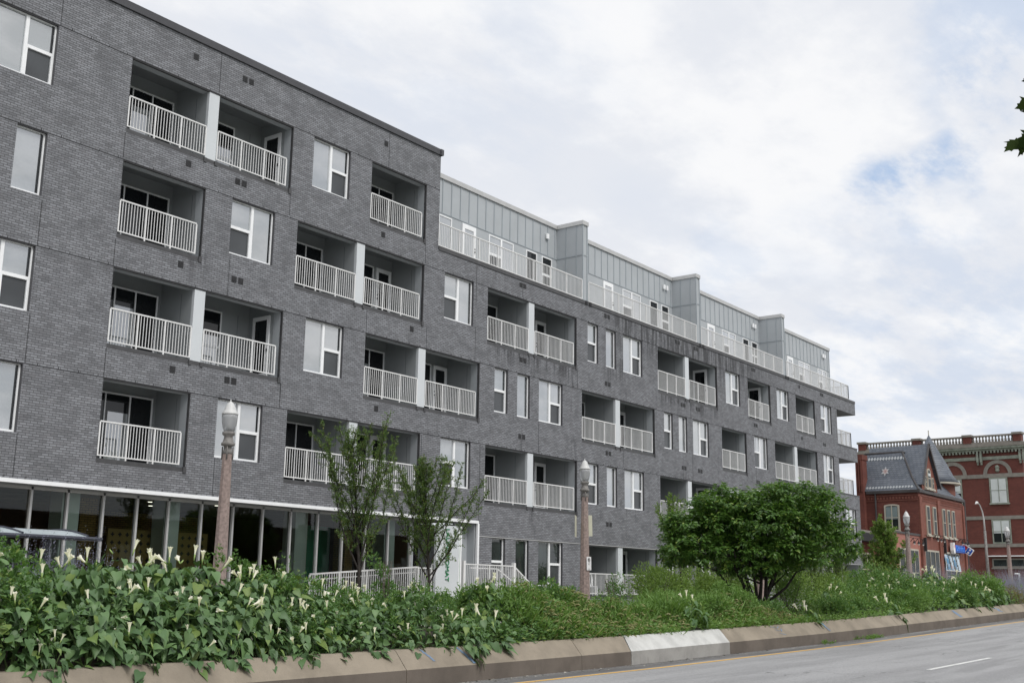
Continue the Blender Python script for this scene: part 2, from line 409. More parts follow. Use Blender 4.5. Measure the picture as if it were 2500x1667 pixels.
sheet('ground', 'lawn', [-900,-200,-60,-12,0,13,22,60,200,1500], lambda x,y: zr(x)-.35 if y < 28 else zs(x)-.1)
sheet('road', 'asphalt', [-9,-4,0,4,8,12,13.52], lambda x,y: zr(x))
sheet('near_sidewalk', 'walk', [-14,-9], lambda x,y: zr(x)+.12)
mb = MB()
for a in range(len(XS)-1): mb.face([(XS[a],-9,zr(XS[a])),(XS[a+1],-9,zr(XS[a+1])),(XS[a+1],-9,zr(XS[a+1])+.12),(XS[a],-9,zr(XS[a])+.12)])
struct(mb, 'near_kerb', 'walk')
def mound(x, y):
    t = min(max((y-13.95)/1.4, 0), 1); t2 = min(max((17.4-y)/1.0, 0), 1)
    return kt(x)-.06+.30*t*t2
sheet('median_soil', 'soil', [13.9,14.3,14.8,15.4,16.2,16.8,17.3], mound)
sheet('far_road', 'asphalt', [17.3,20.9], lambda x,y: zs(x)-.15)
sheet('sidewalk', 'walk', [20.9,24,29.2], lambda x,y: zs(x))
mb = MB()
for a in range(len(XS)-1): mb.face([(XS[a],20.9,zs(XS[a])-.15),(XS[a+1],20.9,zs(XS[a+1])-.15),(XS[a+1],20.9,zs(XS[a+1])),(XS[a],20.9,zs(XS[a]))])
struct(mb, 'far_kerb', 'walk')
# kerb blocks: vertical face, battered slope, flat top
def kerb_piece(x0, x1, mats, slant0=0., slant1=0., lift=0.):
    mb = MB(); n = max(1, int((x1-x0)/1.5)); rows = []
    for i in range(n+1):
        t = i/n; x = x0+(x1-x0)*t; sl = slant0*(1-t)+slant1*t
        w = .006*math.sin(x*2.3)
        prof = [(13.50,-.25,0),(13.50+w,.0,0),(13.505+w,.285,0),(13.525+w,.305,.05),(13.77,.585,.9),(13.80,.60,1),(14.02,.60,1),(14.02,-.2,1)]
        rows.append([(x+sl*q, y-lift, zr(x)+z+lift) for (y,z,q) in prof])
    for i in range(n):
        for j in range(len(rows[0])-1):
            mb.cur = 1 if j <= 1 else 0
            mb.face([rows[i][j], rows[i+1][j], rows[i+1][j+1], rows[i][j+1]])
    mb.cur = 0; mb.face(rows[0]); mb.face(rows[-1][::-1])
    return mb
cuts = [-30,-18,-9,-1,2.8,8.72,15.0,20.35,22.3]
kb = MB()
def join(dst, src):
    o = len(dst.v); dst.v += src.v; dst.f += [tuple(i+o for i in f) for f in src.f]; dst.mi += src.mi
segs = [(cuts[i], cuts[i+1]) for i in range(len(cuts)-1)] + [(27.05,33.6),(33.6,39.6),(39.6,46.5),(46.5,53),(53,60),(60,68),(68,76),(76,90),(90,110),(110,150)]
for a, b in segs: join(kb, kerb_piece(a+.008, b-.008, None, .0, .12 if b == 22.3 else 0.))
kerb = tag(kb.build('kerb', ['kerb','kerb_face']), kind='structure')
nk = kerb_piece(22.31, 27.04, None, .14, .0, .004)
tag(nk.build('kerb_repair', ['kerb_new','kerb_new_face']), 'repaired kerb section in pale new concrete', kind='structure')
# road markings
mb = MB()
for a in range(len(XS)-1):
    x0, x1 = XS[a], XS[a+1]
    if x1 > 160 or x0 < -40: continue
    mb.face([(x0,12.58,zr(x0)+.004),(x1,12.58,zr(x1)+.004),(x1,12.71,zr(x1)+.004),(x0,12.71,zr(x0)+.004)])
struct(mb, 'yellow_edge_line', 'yellow')
mb = MB()
for k in range(-3, 10):
    x0 = 25.2+k*12.2; x1 = x0+4.7
    mb.face([(x0,7.95,zr(x0)+.004),(x1,7.95,zr(x1)+.004),(x1,8.07,zr(x1)+.004),(x0,8.07,zr(x0)+.004)])
struct(mb, 'white_lane_dashes', 'roadwhite')
# blue spray marks on the battered kerb face: thin ragged strips lying on it
def slope_pt(x, t):  # t 0 bottom .. 1 top of the slope
    return Vector((x, 13.525+.245*t-.004, zr(x)+.305+.28*t+.004))
def blue(pts, w):
    mb = MB()
    for i in range(len(pts)-1):
        (x0,t0),(x1,t1) = pts[i],pts[i+1]; n = 5
        for k in range(n):
            a = k/n; b = (k+1)/n
            xa, ta, xb, tb = x0+(x1-x0)*a, t0+(t1-t0)*a, x0+(x1-x0)*b, t0+(t1-t0)*b
            wa = w*(.7+.5*random.random()); 
            mb.face([slope_pt(xa-wa,ta), slope_pt(xa+wa,ta), slope_pt(xb+wa,tb), slope_pt(xb-wa,tb)])
    return mb.build('paint_mark', 'bluepaint', kerb)
blue([(15.62,1),(15.75,.6),(15.82,.3)], .035)
blue([(16.62,1),(16.75,.55),(16.86,.0)], .04)
for seq in ([(30.0,.95),(30.35,.75),(30.5,.9)], [(30.15,.65),(30.5,.45),(30.55,.7)], [(30.3,.3),(30.6,.12)]): blue(seq, .03)
blue([(33.6,1),(33.65,.5),(33.75,.1)], .05)
blue([(46.6,1),(46.8,.5),(47.0,.1)], .16)
blue([(52.1,.9),(52.8,.6),(52.7,.4),(53.1,.2)], .16)
blue([(63.5,.8),(64.2,.6)], .2)

# ---------------------------------------------------------------- apartment building
Y0 = 28.3; S = 3.247
HEAD = {1:2.116, 2:5.745, 3:8.99, 4:12.24, 5:15.485}
B = thing('apartment_building', (38,Y0,-.2), 'long five storey grey brick apartment block with recessed balconies and white windows', 'apartment building', world=True)
OB = {5:[('W',14.14,15.94),('BB',18.35,24.8,'RS'),('W',25.75,27.55),('B',28.65,31.72)],
 4:[('n',15.04,15.94),('B',18.35,21.35),('w',22.4,24.2),('BB',25.2,31.72,'RB'),('w',32.93,34.74),('BB',35.66,42.2,'RB'),('s',43.1,44.0),('n',44.66,45.56),('W',46.2,48.0),('BB',49.52,56.0,'RS'),('W',57.0,58.8),('B',59.8,62.85,'RS'),('W',63.75,65.5),('B',66.55,69.55),('w',70.5,72.3)],
 3:[('W',14.14,15.94),('BB',18.35,24.8,'RS'),('W',25.8,27.6),('BB',28.67,35.23,'RB'),('s',36.2,37.1),('n',37.75,38.65),('W',39.3,41.1),('BB',42.63,49.15,'RB'),('s',50.07,50.97),('n',51.58,52.48),('W',53.1,54.88),('B',56.4,59.45),('w',60.45,62.22),('BB',63.25,69.63,'L'),('W',70.62,72.38)],
 2:[('n',15.04,15.94),('B',18.35,21.35),('W',22.37,24.17),('BB',25.2,31.77,'RB'),('w',32.93,34.75),('BB',35.67,42.25,'RB'),('s',43.1,44.0),('n',44.7,45.6),('W',46.25,48.05),('BB',49.6,56.08,'RS'),('W',57.1,58.9),('B',59.8,62.85),('w',63.75,65.55),('B',66.55,69.55),('w',70.5,72.3),('W',74.1,75.88)],
 1:[('s',36.2,37.08),('n',37.78,38.68),('W',39.35,41.15),('BB',42.78,49.24,'RB'),('s',50.1,50.98),('n',51.6,52.5),('W',53.1,54.88),('BB',56.4,62.85,'RS'),('W',63.75,65.55),('BB',66.4,69.63,'L'),('W',70.62,72.38),('C',73.4,76.3)]}
WH = 1.835; BH = 2.39
holes = []
for r, l in OB.items():
    for o in l:
        h = HEAD[r]; d = WH if o[0] in 'Wwns' else BH
        if r == 1 and d == BH: d = 2.33
        holes.append((o[1], o[2], h-d, h))
# extra openings further left, out of frame
for r, t in ((5,'B'),(4,'w'),(3,'B'),(2,'w')):
    d = WH if t == 'w' else BH; x1 = 13.2 if t == 'B' else 12.1
    x0 = x1-3. if t == 'B' else x1-1.8
    OB[r].append((t, x0, x1)); holes.append((x0, x1, HEAD[r]-d, HEAD[r]))
holes.append((2.6, 35.3, -1.6, 2.62))
def wall_grid(mb, X0, X1, Z0, Z1, hs, depth):
    hs = [h for h in hs if h[1] > X0 and h[0] < X1 and h[3] > Z0 and h[2] < Z1]
    xs = sorted({X0, X1} | {v for h in hs for v in h[:2] if X0 < v < X1})
    zs_ = sorted({Z0, Z1} | {v for h in hs for v in h[2:] if Z0 < v < Z1})
    for i in range(len(xs)-1):
        j = 0
        while j < len(zs_)-1:
            cx = (xs[i]+xs[i+1])/2
            def inside(jj):
                cz = (zs_[jj]+zs_[jj+1])/2
                return any(h[0] < cx < h[1] and h[2] < cz < h[3] for h in hs)
            if inside(j): j += 1; continue
            k = j
            while k+1 < len(zs_)-1 and not inside(k+1): k += 1
            mb.face([(xs[i],Y0,zs_[j]),(xs[i+1],Y0,zs_[j]),(xs[i+1],Y0,zs_[k+1]),(xs[i],Y0,zs_[k+1])]); j = k+1
    for h in hs:
        a, b, c, d = max(h[0],X0), min(h[1],X1), max(h[2],Z0), min(h[3],Z1); y1 = Y0+depth
        if h[0] >= X0: mb.face([(a,Y0,c),(a,y1,c),(a,y1,d),(a,Y0,d)])
        if h[1] <= X1: mb.face([(b,Y0,c),(b,Y0,d),(b,y1,d),(b,y1,c)])
        mb.face([(a,Y0,d),(a,y1,d),(b,y1,d),(b,Y0,d)]); mb.face([(a,Y0,c),(b,Y0,c),(b,y1,c),(a,y1,c)])
w = MB()
wall_grid(w, 2.0, 32.49, -1.6, 17.0, holes, .14)
wall_grid(w, 32.49, 73.24, -1.6, 13.06, holes, .14)
wall_grid(w, 73.24, 76.66, -1.6, 6.68, holes, .14)
# returns: step at the tall block, end wall, left end
w.face([(32.49,Y0,13.0),(32.49,44,13.0),(32.49,44,17.0),(32.49,Y0,17.0)])
w.face([(2,Y0,-1.6),(2,Y0,17),(2,48,17),(2,48,-1.6)])
w.face([(73.24,Y0,6.6),(73.24,29.9,6.6),(73.24,29.9,13.0),(73.24,Y0,13.0)])
w.face([(73.24,29.9,6.6),(76.4,29.9,6.6),(76.4,29.9,13.0),(73.24,29.9,13.0)])
w.face([(76.66,Y0,-1.6),(76.66,48,-1.6),(76.66,48,6.68),(76.66,Y0,6.68)])
w.face([(76.4,29.9,6.6),(76.4,48,6.6),(76.4,48,13.0),(76.4,29.9,13.0)])
# cantilevered corner balcony parapets
for z0, z1 in ((8.99,9.89),(12.24,13.06)): w.box(73.22, Y0+.001, z0, 76.66, 30.0, z1)
w.box(73.25, Y0+.002, 6.3, 76.655, 30.0, 6.67)
# parapet backs and roofs
w.face([(2,28.6,17.0),(32.49,28.6,17.0),(32.49,Y0,17.0),(2,Y0,17.0)]); w.face([(2,28.6,16.2),(2,28.6,17.0),(32.49,28.6,17.0),(32.49,28.6,16.2)])
rf = MB(); rf.box(2.05,28.6,15.95,32.45,48,16.3); rf.box(32.5,30.1,16.3,76.3,48,16.6); rf.box(32.5,Y0+.06,12.75,76.3,30.1,13.2); rf.box(73.3,Y0+.1,9.3,76.5,29.8,9.92)
rf.build('roof_deck', 'slab', B)
# copings
cp = MB()
cp.box(1.9,Y0-.06,16.93,32.56,28.68,17.17); cp.box(32.40,28.2,16.93,32.56,44,17.168)
cp.build('parapet_coping', 'coping', B)
cp = MB()
cp.box(32.5,Y0-.03,13.04,76.66,28.42,13.20); cp.box(76.5,28.42,13.04,76.69,30.0,13.20); cp.box(73.2,Y0-.02,9.86,76.68,28.42,9.94); cp.box(73.2,Y0-.02,6.66,76.68,28.42,6.73)
cp.build('terrace_coping', 'fascia', B)
# horizontal shelf-angle joints with weep slots, and vertical control joints
jn = w; w.cur = 1
for r in (2,3,4,5):
    x1 = {5:32.49, 4:73.24, 3:73.24, 2:76.66}[r]
    jn.box(2, Y0-.004, HEAD[r]-.006, x1, Y0+.0, HEAD[r]+.012)
    x = 2.3
    while x < x1-.1: jn.box(x, Y0-.006, HEAD[r]+.0125, x+.018, Y0, HEAD[r]+.08); x += .61
x = 2.3
while x < 35: jn.box(x, Y0-.006, 2.73, x+.018, Y0, 2.80); x += .61
for (x, z0, z1) in ((15.97,2.75,3.9),(15.97,5.77,7.1),(15.97,9.0,10.3),(15.97,15.5,16.95),(21.57,15.5,16.95),(18.33,12.3,13.08),(18.33,9.0,9.8),(18.35,5.77,6.6),(29.53,15.5,16.95),(24.8,12.3,13.08),(31.75,12.3,13.08),
    (22.45,9.0,10.4),(22.4,2.75,3.9),(24.85,5.8,6.6),(28.69,9.0,9.85),(24.86,6.0,6.58),(31.95,9.0,9.85),(31.84,2.75,5.7),(34.9,9.0,10.4),(34.9,12.25,13.0),(42.26,9.05,9.85),(39.3,5.8,7.15),(46.17,5.8,6.6),(52.9,9.0,9.85),(60.6,5.8,9.0),(35.34,-1,5.7),(41.9,9.0,9.9),(53.0,5.8,7.1),(66.2,9.0,9.9),(56.3,2.2,3.3)):
    jn.box(x-.008, Y0-.004, z0, x+.008, Y0, z1)
w.build('brick_wall', ['brick','joint'], B)
fl = MB(); fl.box(35.36, Y0-.02, 2.116, 76.66, Y0+.03, 2.145); fl.build('lintel_flashing', 'clear_edge', B)

# railings --------------------------------------------------------
def railing(mb, a, b, z0, z1, bay=.93, drop=.07, first=True, last=True, pick=.104, pw=.017):
    a = Vector((a[0],a[1],0)); b = Vector((b[0],b[1],0)); L = (b-a).length; d = (b-a)/L
    mb.bar((a.x,a.y,z1-.02),(b.x,b.y,z1-.02),.055,.04); mb.bar((a.x,a.y,z0+.02),(b.x,b.y,z0+.02),.035,.035)
    n = max(1, round(L/bay))
    for i in range(n+1):
        if (i == 0 and not first) or (i == n and not last): continue
        p = a+d*(L*i/n); mb.bar((p.x,p.y,z0-drop if 0 < i < n else z0),(p.x,p.y,z1-.04),.045)
        if i < n:
            m = max(2, round(L/n/pick))
            for k in range(1, m):
                q = a+d*(L*i/n+L/n*k/m); mb.bar((q.x,q.y,z0+.03),(q.x,q.y,z1-.04),pw)
# windows ---------------------------------------------------------
def window(kind, x0, x1, h, y=Y0+.09, H=WH, r=3):
    f = MB(); t = .065; z0 = h-H
    f.box(x0,y,z0,x0+t*.7,y+.09,h); f.box(x1-t,y,z0,x1,y+.09,h); f.box(x0+t*.7,y,h-t*.7,x1-t,y+.09,h); f.box(x0+t*.7,y,z0,x1-t,y+.09,z0+t)
    f.cur = 1; f.box(x1+.0005,Y0+.006,z0,x1-.022,y-.001,h-.0005); f.box(x0,Y0+.006,h-.024,x1-.022,y-.001,h-.0005); f.cur = 0  # dark liner strips: painted lintel shadow at the head, darker right reveal
    xm = (x0+x1)/2+.02; ms = .05; zt = z0+H*.5
    panes, dark = [], []
    def split(a, b):
        f.box(a,y+.004,zt-.05,b,y+.085,zt+.045)
        f.box(a,y+.006,z0+t,a+.03,y+.08,zt-.05); f.box(b-.03,y+.006,z0+t,b,y+.08,zt-.05)
        panes.append((a,b,zt+.045,h-t*.7)); dark.append((a+.03,b-.03,z0+t,zt-.05))
    if kind in 'Ww':
        f.box(xm-ms,y-.002,z0+t,xm+ms,y+.088,h-t*.7)
        if kind == 'W': panes.append((x0+t*.7,xm-ms,z0+t,h-t*.7)); split(xm+ms,x1-t)
        else: split(x0+t*.7,xm-ms); panes.append((xm+ms,x1-t,z0+t,h-t*.7))
    elif kind == 's': split(x0+t*.7,x1-t)
    else: panes.append((x0+t*.7,x1-t,z0+t,h-t*.7))
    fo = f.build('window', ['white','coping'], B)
    p = MB(); yy = y+.05
    for a,b,c,d in panes:
        tl = random.uniform(-.004,.004)  # each pane sits a hair differently
        p.cur = 0; p.face([(a,yy,c),(b,yy+tl,c),(b,yy+tl,d),(a,yy,d)])
        if b > x1-.3: p.cur = 1; p.face([(b-.07,yy-.006,c),(b,yy-.006,c),(b,yy-.006,d),(b-.07,yy-.006,d)])  # dark strip past the blind's edge, painted for the reveal's dark reflection
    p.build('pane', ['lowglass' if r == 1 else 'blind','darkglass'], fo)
    if dark:
        p = MB()
        for a,b,c,d in dark: p.face([(a,yy+.01,c),(b,yy+.01,c),(b,yy+.01,d),(a,yy+.01,d)])
        p.build('insect_screen', 'screen', fo)
    bk = MB(); bk.box(x0-.02,y+.092,z0-.02,x1+.02,y+.12,h+.02); bk.build('window_backing', 'dark', fo)
    # the dark head strip carries the lintel's shadow line
# balconies -------------------------------------------------------
def balcony(o, r):
    kind, x0, x1 = o[:3]; right = o[3] if len(o) > 3 else 'L'
    h = HEAD[r]; H = BH if r > 1 else 2.33; zb = h-H; zf = zb+.13; YB = 30.0; ya = Y0+.14; hc = h+(.38 if r > 1 else .3)
    cells = [(x0, x1)]
    if kind == 'BB':
        xm = x0+(3.08 if x1-x0 > 5 else (x1-x0)/2); cells = [(x0, xm-.2), (xm+.2, x1)]
    m = MB()
    m.face([(x0,ya,zf),(x1,ya,zf),(x1,YB,zf),(x0,YB,zf)])
    m.face([(x0,YB,zf),(x1,YB,zf),(x1,YB,hc),(x0,YB,hc)])
    m.face([(x0,ya,zf),(x0,YB,zf),(x0,YB,hc),(x0,ya,hc)]); m.face([(x1,ya,zf),(x1,ya,hc),(x1,YB,hc),(x1,YB,zf)])
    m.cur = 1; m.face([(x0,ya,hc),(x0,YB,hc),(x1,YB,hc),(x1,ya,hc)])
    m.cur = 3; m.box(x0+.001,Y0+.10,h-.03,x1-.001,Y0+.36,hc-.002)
    m.cur = 2
    for (a, b) in cells:
        m.box(b-.003,28.95,zf+.01,b-.0005,28.965,h-.1); m.box(b-.5,YB-.004,zf+.01,b-.488,YB-.0005,h-.02)
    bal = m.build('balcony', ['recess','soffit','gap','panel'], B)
    fa = MB(); fa.box(x0+.002, Y0+.004, zb+.002, x1-.002, ya+.05, zf+.005)
    if kind == 'BB': fa.box(xm-.26, Y0-.03, zb-.02, xm-.16, Y0+.05, zf-.0); fa.box(xm+.16, Y0-.03, zb-.02, xm+.26, Y0+.05, zf-.0)
    fa.box(x1-.10, Y0-.03, zb-.03, x1+.01, Y0+.05, zf+.02)
    fa.box(x1-.02, Y0+.006, zf, x1+.0, Y0+.098, h-.031); fa.box(x0+.001, Y0+.006, h-.028, x1-.021, Y0+.099, h-.001); fa.build('slab_edge', 'fascia', bal)  # first two boxes: darker right reveal, painted shadow line under the head
    tr = MB(); tr.box(x1-.012, Y0+.13, zf+.006, x1-.001, Y0+.46, h-.032); tr.build('corner_board', 'panel', bal)  # trim board, coloured paler for the skylit front of the side wall
    if kind == 'BB':
        tr = MB(); tr.box(xm-.2, Y0+.02, zf-.03, xm+.2, Y0+.14, h-.031); tr.build('divider_post', 'panel_white', bal)
    if kind == 'BB':
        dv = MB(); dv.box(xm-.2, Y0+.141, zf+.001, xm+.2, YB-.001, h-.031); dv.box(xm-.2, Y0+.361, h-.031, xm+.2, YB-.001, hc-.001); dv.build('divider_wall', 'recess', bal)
    yr = Y0+.035
    for (a, b) in cells:
        rl = MB(); railing(rl, (a+.04, yr), (b-.24 if b == x1 else b-.03, yr), zf+.07, h-1.20 if r > 1 else h-1.22, first=True)
        rl.build('railing', 'rail', bal)
    # doors and windows on the back wall
    top = h-.06; fr = gl = lo = dr = hd = None
    def unit(a, b, z0, z1, mull=(), rail_z=None):
        fr.box(a,YB-.06,z0,a+.05,YB-.003,z1); fr.box(b-.05,YB-.06,z0,b,YB-.003,z1); fr.box(a+.05,YB-.06,z1-.05,b-.05,YB-.003,z1); fr.box(a+.05,YB-.06,z0,b-.05,YB-.003,z0+.06)
        for xq in mull: fr.box(xq-.022,YB-.058,z0+.06,xq+.022,YB-.004,z1-.05)
        fr.cur = 1; fr.face([(a+.05,YB-.03,z0+.06),(b-.05,YB-.03,z0+.06),(b-.05,YB-.03,z1-.05),(a+.05,YB-.03,z1-.05)]); fr.cur = 0
    for ci, (a, b) in enumerate(cells):
        fr = MB(); gl = fr; lo = MB(); dr = MB()
        if ci == 0 and right == 'RS' and kind == 'B': mode = 'RS'
        elif ci == 0: mode = 'L'
        else: mode = right
        if mode == 'L':
            if b-a < 2.6: unit(a+.3,b-.6,zf+.1,top,((a+b)/2,))
            else:
                unit(a+.35,b-.14,zf+.1,top,(a+1.2,b-.95))
                if random.random() < .35: lo.face([(a+.4,YB-.034,zf+.16),(a+1.17,YB-.034,zf+.16),(a+1.17,YB-.034,zf+1.5+random.random()*.3),(a+.4,YB-.034,zf+1.5+random.random()*.3)]); fr.box(a+.4,YB-.062,zf+.9,a+1.17,YB-.035,zf+.98)
                if random.random() < .2: lo.face([(b-1.68,YB-.034,zf+.16),(b-.99,YB-.034,zf+.16),(b-.99,YB-.034,zf+1.62),(b-1.68,YB-.034,zf+1.62)])
        elif mode == 'RS':
            unit(a+.4,b-1.2,zf+.1,top,(a+1.15,))
            if r in (3,5): lo.face([(a+1.2,YB-.034,zf+.16),(b-1.25,YB-.034,zf+.16),(b-1.25,YB-.034,zf+1.35),(a+1.2,YB-.034,zf+1.35)]); fr.box(a+1.18,YB-.062,zf+.95,b-1.24,YB-.036,zf+1.04)
            # door in the right side wall
            y0, y1 = 28.92, 29.76
            dr.box(b-.05,y0,zf+.02,b-.004,y0+.12,top); dr.box(b-.05,y1-.12,zf+.02,b-.004,y1,top); dr.box(b-.05,y0+.12,top-.14,b-.004,y1-.12,top); dr.box(b-.05,y0+.12,zf+.02,b-.004,y1-.12,zf+.25)
            dr.cur = 1; dr.face([(b-.03,y0+.12,zf+.25),(b-.03,y1-.12,zf+.25),(b-.03,y1-.12,top-.14),(b-.03,y0+.12,top-.14)])
            dr.cur = 2; dr.box(b-.09,y0+.03,zf+.98,b-.051,y0+.08,zf+1.06)
        elif mode == 'RB':
            unit(a+.5,b-1.08,zf+.1,top)
            x2, x3 = b-.93, b-.10
            dr.box(x2,YB-.06,zf+.02,x2+.13,YB-.003,top); dr.box(x3-.13,YB-.06,zf+.02,x3,YB-.003,top); dr.box(x2+.13,YB-.06,top-.15,x3-.13,YB-.003,top); dr.box(x2+.13,YB-.06,zf+.02,x3-.13,YB-.003,zf+.25)
            dr.cur = 1; dr.face([(x2+.13,YB-.03,zf+.25),(x3-.13,YB-.03,zf+.25),(x3-.13,YB-.03,top-.15),(x2+.13,YB-.03,top-.15)])
            dr.cur = 2; dr.box(x2+.03,YB-.10,zf+.95,x2+.09,YB-.061,zf+1.0); dr.box(x2+.03,YB-.10,zf+1.1,x2+.08,YB-.061,zf+1.14)
        fr.build('sliding_window' if mode == 'L' else 'window', ['white','darkglass'], bal)
        if lo.v: lo.build('window_blind', 'blind', bal)
        if dr.v: dr.build('door', ['white','darkglass','vent'], bal)
for r, l in OB.items():
    for o in l:
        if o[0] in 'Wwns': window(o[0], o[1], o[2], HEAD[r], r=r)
        elif o[0] in ('B','BB'): balcony(o, r)
# recessed corner porch at the far ground floor
m = MB(); m.box(73.38,28.42,-1,73.4,31,2.1); m.box(76.3,28.42,-1,76.32,31,2.1); m.box(73.38,31,-1,76.32,31.05,2.1); m.box(73.38,28.42,2.1,76.32,31.05,2.115); m.build('corner_porch', 'panel', B)
# vents
def vent(x, z, n):
    for k in range(n):
        v = MB(); xx = x-(.23 if n == 2 else .1)+k*.27
        v.box(xx,Y0-.012,z-.1,xx+.20,Y0+.0,z+.1)
        for q in range(5): v.box(xx+.02,Y0-.022,z-.085+q*.036,xx+.18,Y0-.012,z-.07+q*.036)
        v.build('vent', 'vent', B)
for z, lst in ((16.4,((20.6,1),(22.7,2),(29.35,1))),
   (12.84,((20.62,1),(22.68,2),(29.37,1),(38.05,2),(44.77,2),(51.6,2),(53.6,2),(60.6,2),(67.2,1),(70.78,2))),
   (9.6,((20.62,1),(22.8,2),(31.1,1),(38.13,2),(44.8,2),(52.06,2),(53.7,2),(60.7,2),(67.3,1),(70.9,2))),
   (6.35,((20.62,1),(22.79,2),(29.36,1),(38.1,2),(44.83,2),(52.06,2),(53.8,2),(60.8,2),(69.24,1),(70.95,2))),
   (3.1,((44.86,2),))):
    for x, n in lst: vent(x, z, n)
# scuppers with white streaks under the terrace
sc_ = MB()
for x, z0, z1 in ((34.9,11.2,13.0),(38.05,12.35,12.95),(45.75,12.45,13.0),(55.4,12.5,12.95)): sc_.box(x-.012,Y0-.008,z0,x+.012,Y0-.003,z1)
sc_.build('drain_streak', 'fascia', B)
# corner balcony railings
for zt in (9.92, 6.71):
    cr = MB(); railing(cr, (73.35,Y0+.12), (75.9,Y0+.12), zt+.02, zt+1.04, bay=.85, drop=0); railing(cr, (75.9,Y0+.12), (75.9,29.8), zt+.02, zt+1.04, bay=.8, drop=0)
    cr.build('corner_railing', 'rail', B)
# penthouse: standing panels with battens, fins, cap, doors and windows
PY = 29.9; PT = 17.10
p = MB(); p.box(32.5,PY,13.1,76.4,PY+.15,16.95); p.box(76.3,PY+.15,13.1,76.4,44,16.95); p.build('penthouse_wall', 'panel', B)
cap = MB(); cap.box(32.5,PY-.07,16.9,76.47,PY+.2,PT); cap.box(76.3,PY+.2,16.9,76.47,44,PT)
FINS = ((42.85,43.25),(53.97,54.37),(65.06,65.46))
rb = MB(); x = 32.75
while x < 76.3:
    if not any(a-.1 < x < b+.1 for a,b in FINS): rb.box(x-.022,PY-.025,15.44,x+.022,PY,16.9)
    x += .585
rb.box(32.5,PY-.022,15.40,76.4,PY-.001,15.435); rb.box(76.34,PY-.03,13.2,76.41,PY,16.9)
for a, b in FINS:
    fn = MB(); fn.box(a,Y0+.12,13.15,b,PY-.001,16.93); fo = fn.build('fin_wall', 'panel', B)
    q = MB()
    for y in (28.75,29.35): q.box(a-.02,y-.02,13.25,a,y+.02,15.42); q.box(a-.02,y-.02,15.46,a,y+.02,16.9)
    q.box(a-.022,Y0+.12,15.41,a-.0,PY-.03,15.45); q.box(a+.0,Y0+.098,15.41,b,Y0+.12,15.45); q.box(a-.01,Y0+.09,13.2,a+.05,Y0+.12,16.9); q.box(b-.05,Y0+.09,13.2,b+.012,Y0+.12,16.9)
    q.build('fin_batten', 'ribs', fo)
    kk = MB(); kk.box(a-.05,Y0+.06,16.9,b+.05,PY-.08,PT-.004); kk.build('fin_cap', 'clear_edge', fo)
    bb = MB(); bb.box(a+.02,Y0-.05,13.02,a+.17,Y0-.031,13.2); bb.build('fin_bracket', 'dark', fo); bb = MB(); bb.box(b-.05,Y0-.05,13.02,b+.12,Y0-.031,13.2); bb.build('fin_bracket', 'dark', fo)
rb.build('batten', 'ribs', B); cap.build('penthouse_cap', 'clear_edge', B)
def pwin(x0, x1, kind):
    f = MB(); gl = MB(); dk = MB(); z1 = 15.31; z0 = 13.45; y = PY-.05
    f.box(x0,y,z0,x0+.05,PY-.002,z1); f.box(x1-.05,y,z0,x1,PY-.002,z1); f.box(x0+.05,y,z1-.05,x1-.05,PY-.002,z1); f.box(x0+.05,y,z0,x1-.05,PY-.002,z0+.06)
    zt = 14.45
    if kind == 'W':
        xm = (x0+x1)/2; f.box(xm-.05,y-.002,z0+.06,xm+.05,PY-.003,z1-.05); f.box(x0+.05,y+.002,zt-.06,xm-.05,PY-.003,zt+.06)
        gl.face([(x0+.05,y+.03,zt+.06),(xm-.05,y+.03,zt+.06),(xm-.05,y+.03,z1-.05),(x0+.05,y+.03,z1-.05)]); gl.face([(xm+.05,y+.03,z0+.06),(x1-.05,y+.03,z0+.06),(x1-.05,y+.03,z1-.05),(xm+.05,y+.03,z1-.05)])
        dk.face([(x0+.05,y+.032,z0+.06),(xm-.05,y+.032,z0+.06),(xm-.05,y+.032,zt-.06),(x0+.05,y+.032,zt-.06)])
    elif kind == 'n': (gl if x0 < 35 else dk).face([(x0+.05,y+.03,z0+.06),(x1-.05,y+.03,z0+.06),(x1-.05,y+.03,z1-.05),(x0+.05,y+.03,z1-.05)])
    else:
        f.box(x0+.05,y+.002,zt-.06,x1-.05,PY-.003,zt+.05)
        dk.face([(x0+.05,y+.03,z0+.06),(x1-.05,y+.03,z0+.06),(x1-.05,y+.03,zt-.06),(x0+.05,y+.03,zt-.06)]); dk.face([(x0+.05,y+.03,zt+.05),(x1-.05,y+.03,zt+.05),(x1-.05,y+.03,z1-.05),(x0+.05,y+.03,z1-.05)])
    fo = f.build('penthouse_window', 'white', B)
    if gl.v: gl.build('pane', 'blind', fo)
    if dk.v: dk.build('dark_pane', 'darkglass', fo)
def pdoor(x0, x1):
    f = MB(); z1 = 15.33; y = PY-.05; d = .16
    f.box(x0,y,13.25,x0+d,PY-.002,z1); f.box(x1-d,y,13.25,x1,PY-.002,z1); f.box(x0+d,y,z1-.2,x1-d,PY-.002,z1); f.box(x0+d,y,13.25,x1-d,PY-.002,13.5)
    fo = f.build('terrace_door', 'white', B)
    g_ = MB(); g_.face([(x0+d,y+.03,13.5),(x1-d,y+.03,13.5),(x1-d,y+.03,z1-.2),(x0+d,y+.03,z1-.2)]); g_.build('pane', 'blind', fo)
    hh = MB(); hh.box(x1-.1,y-.05,14.2,x1-.05,y-.001,14.26); hh.box(x1-.1,y-.03,14.34,x1-.05,y-.001,14.38); hh.build('door_handle', 'vent', fo)
pwin(34.25,35.1,'n')
for k in range(4):
    o_ = 11.11*k
    pdoor(35.8+o_, 36.72+o_); pwin(37.63+o_,39.41+o_,'W')
    if k < 3: pwin(40.39+o_,41.22+o_,'n'); pwin(41.62+o_,42.42+o_,'s')
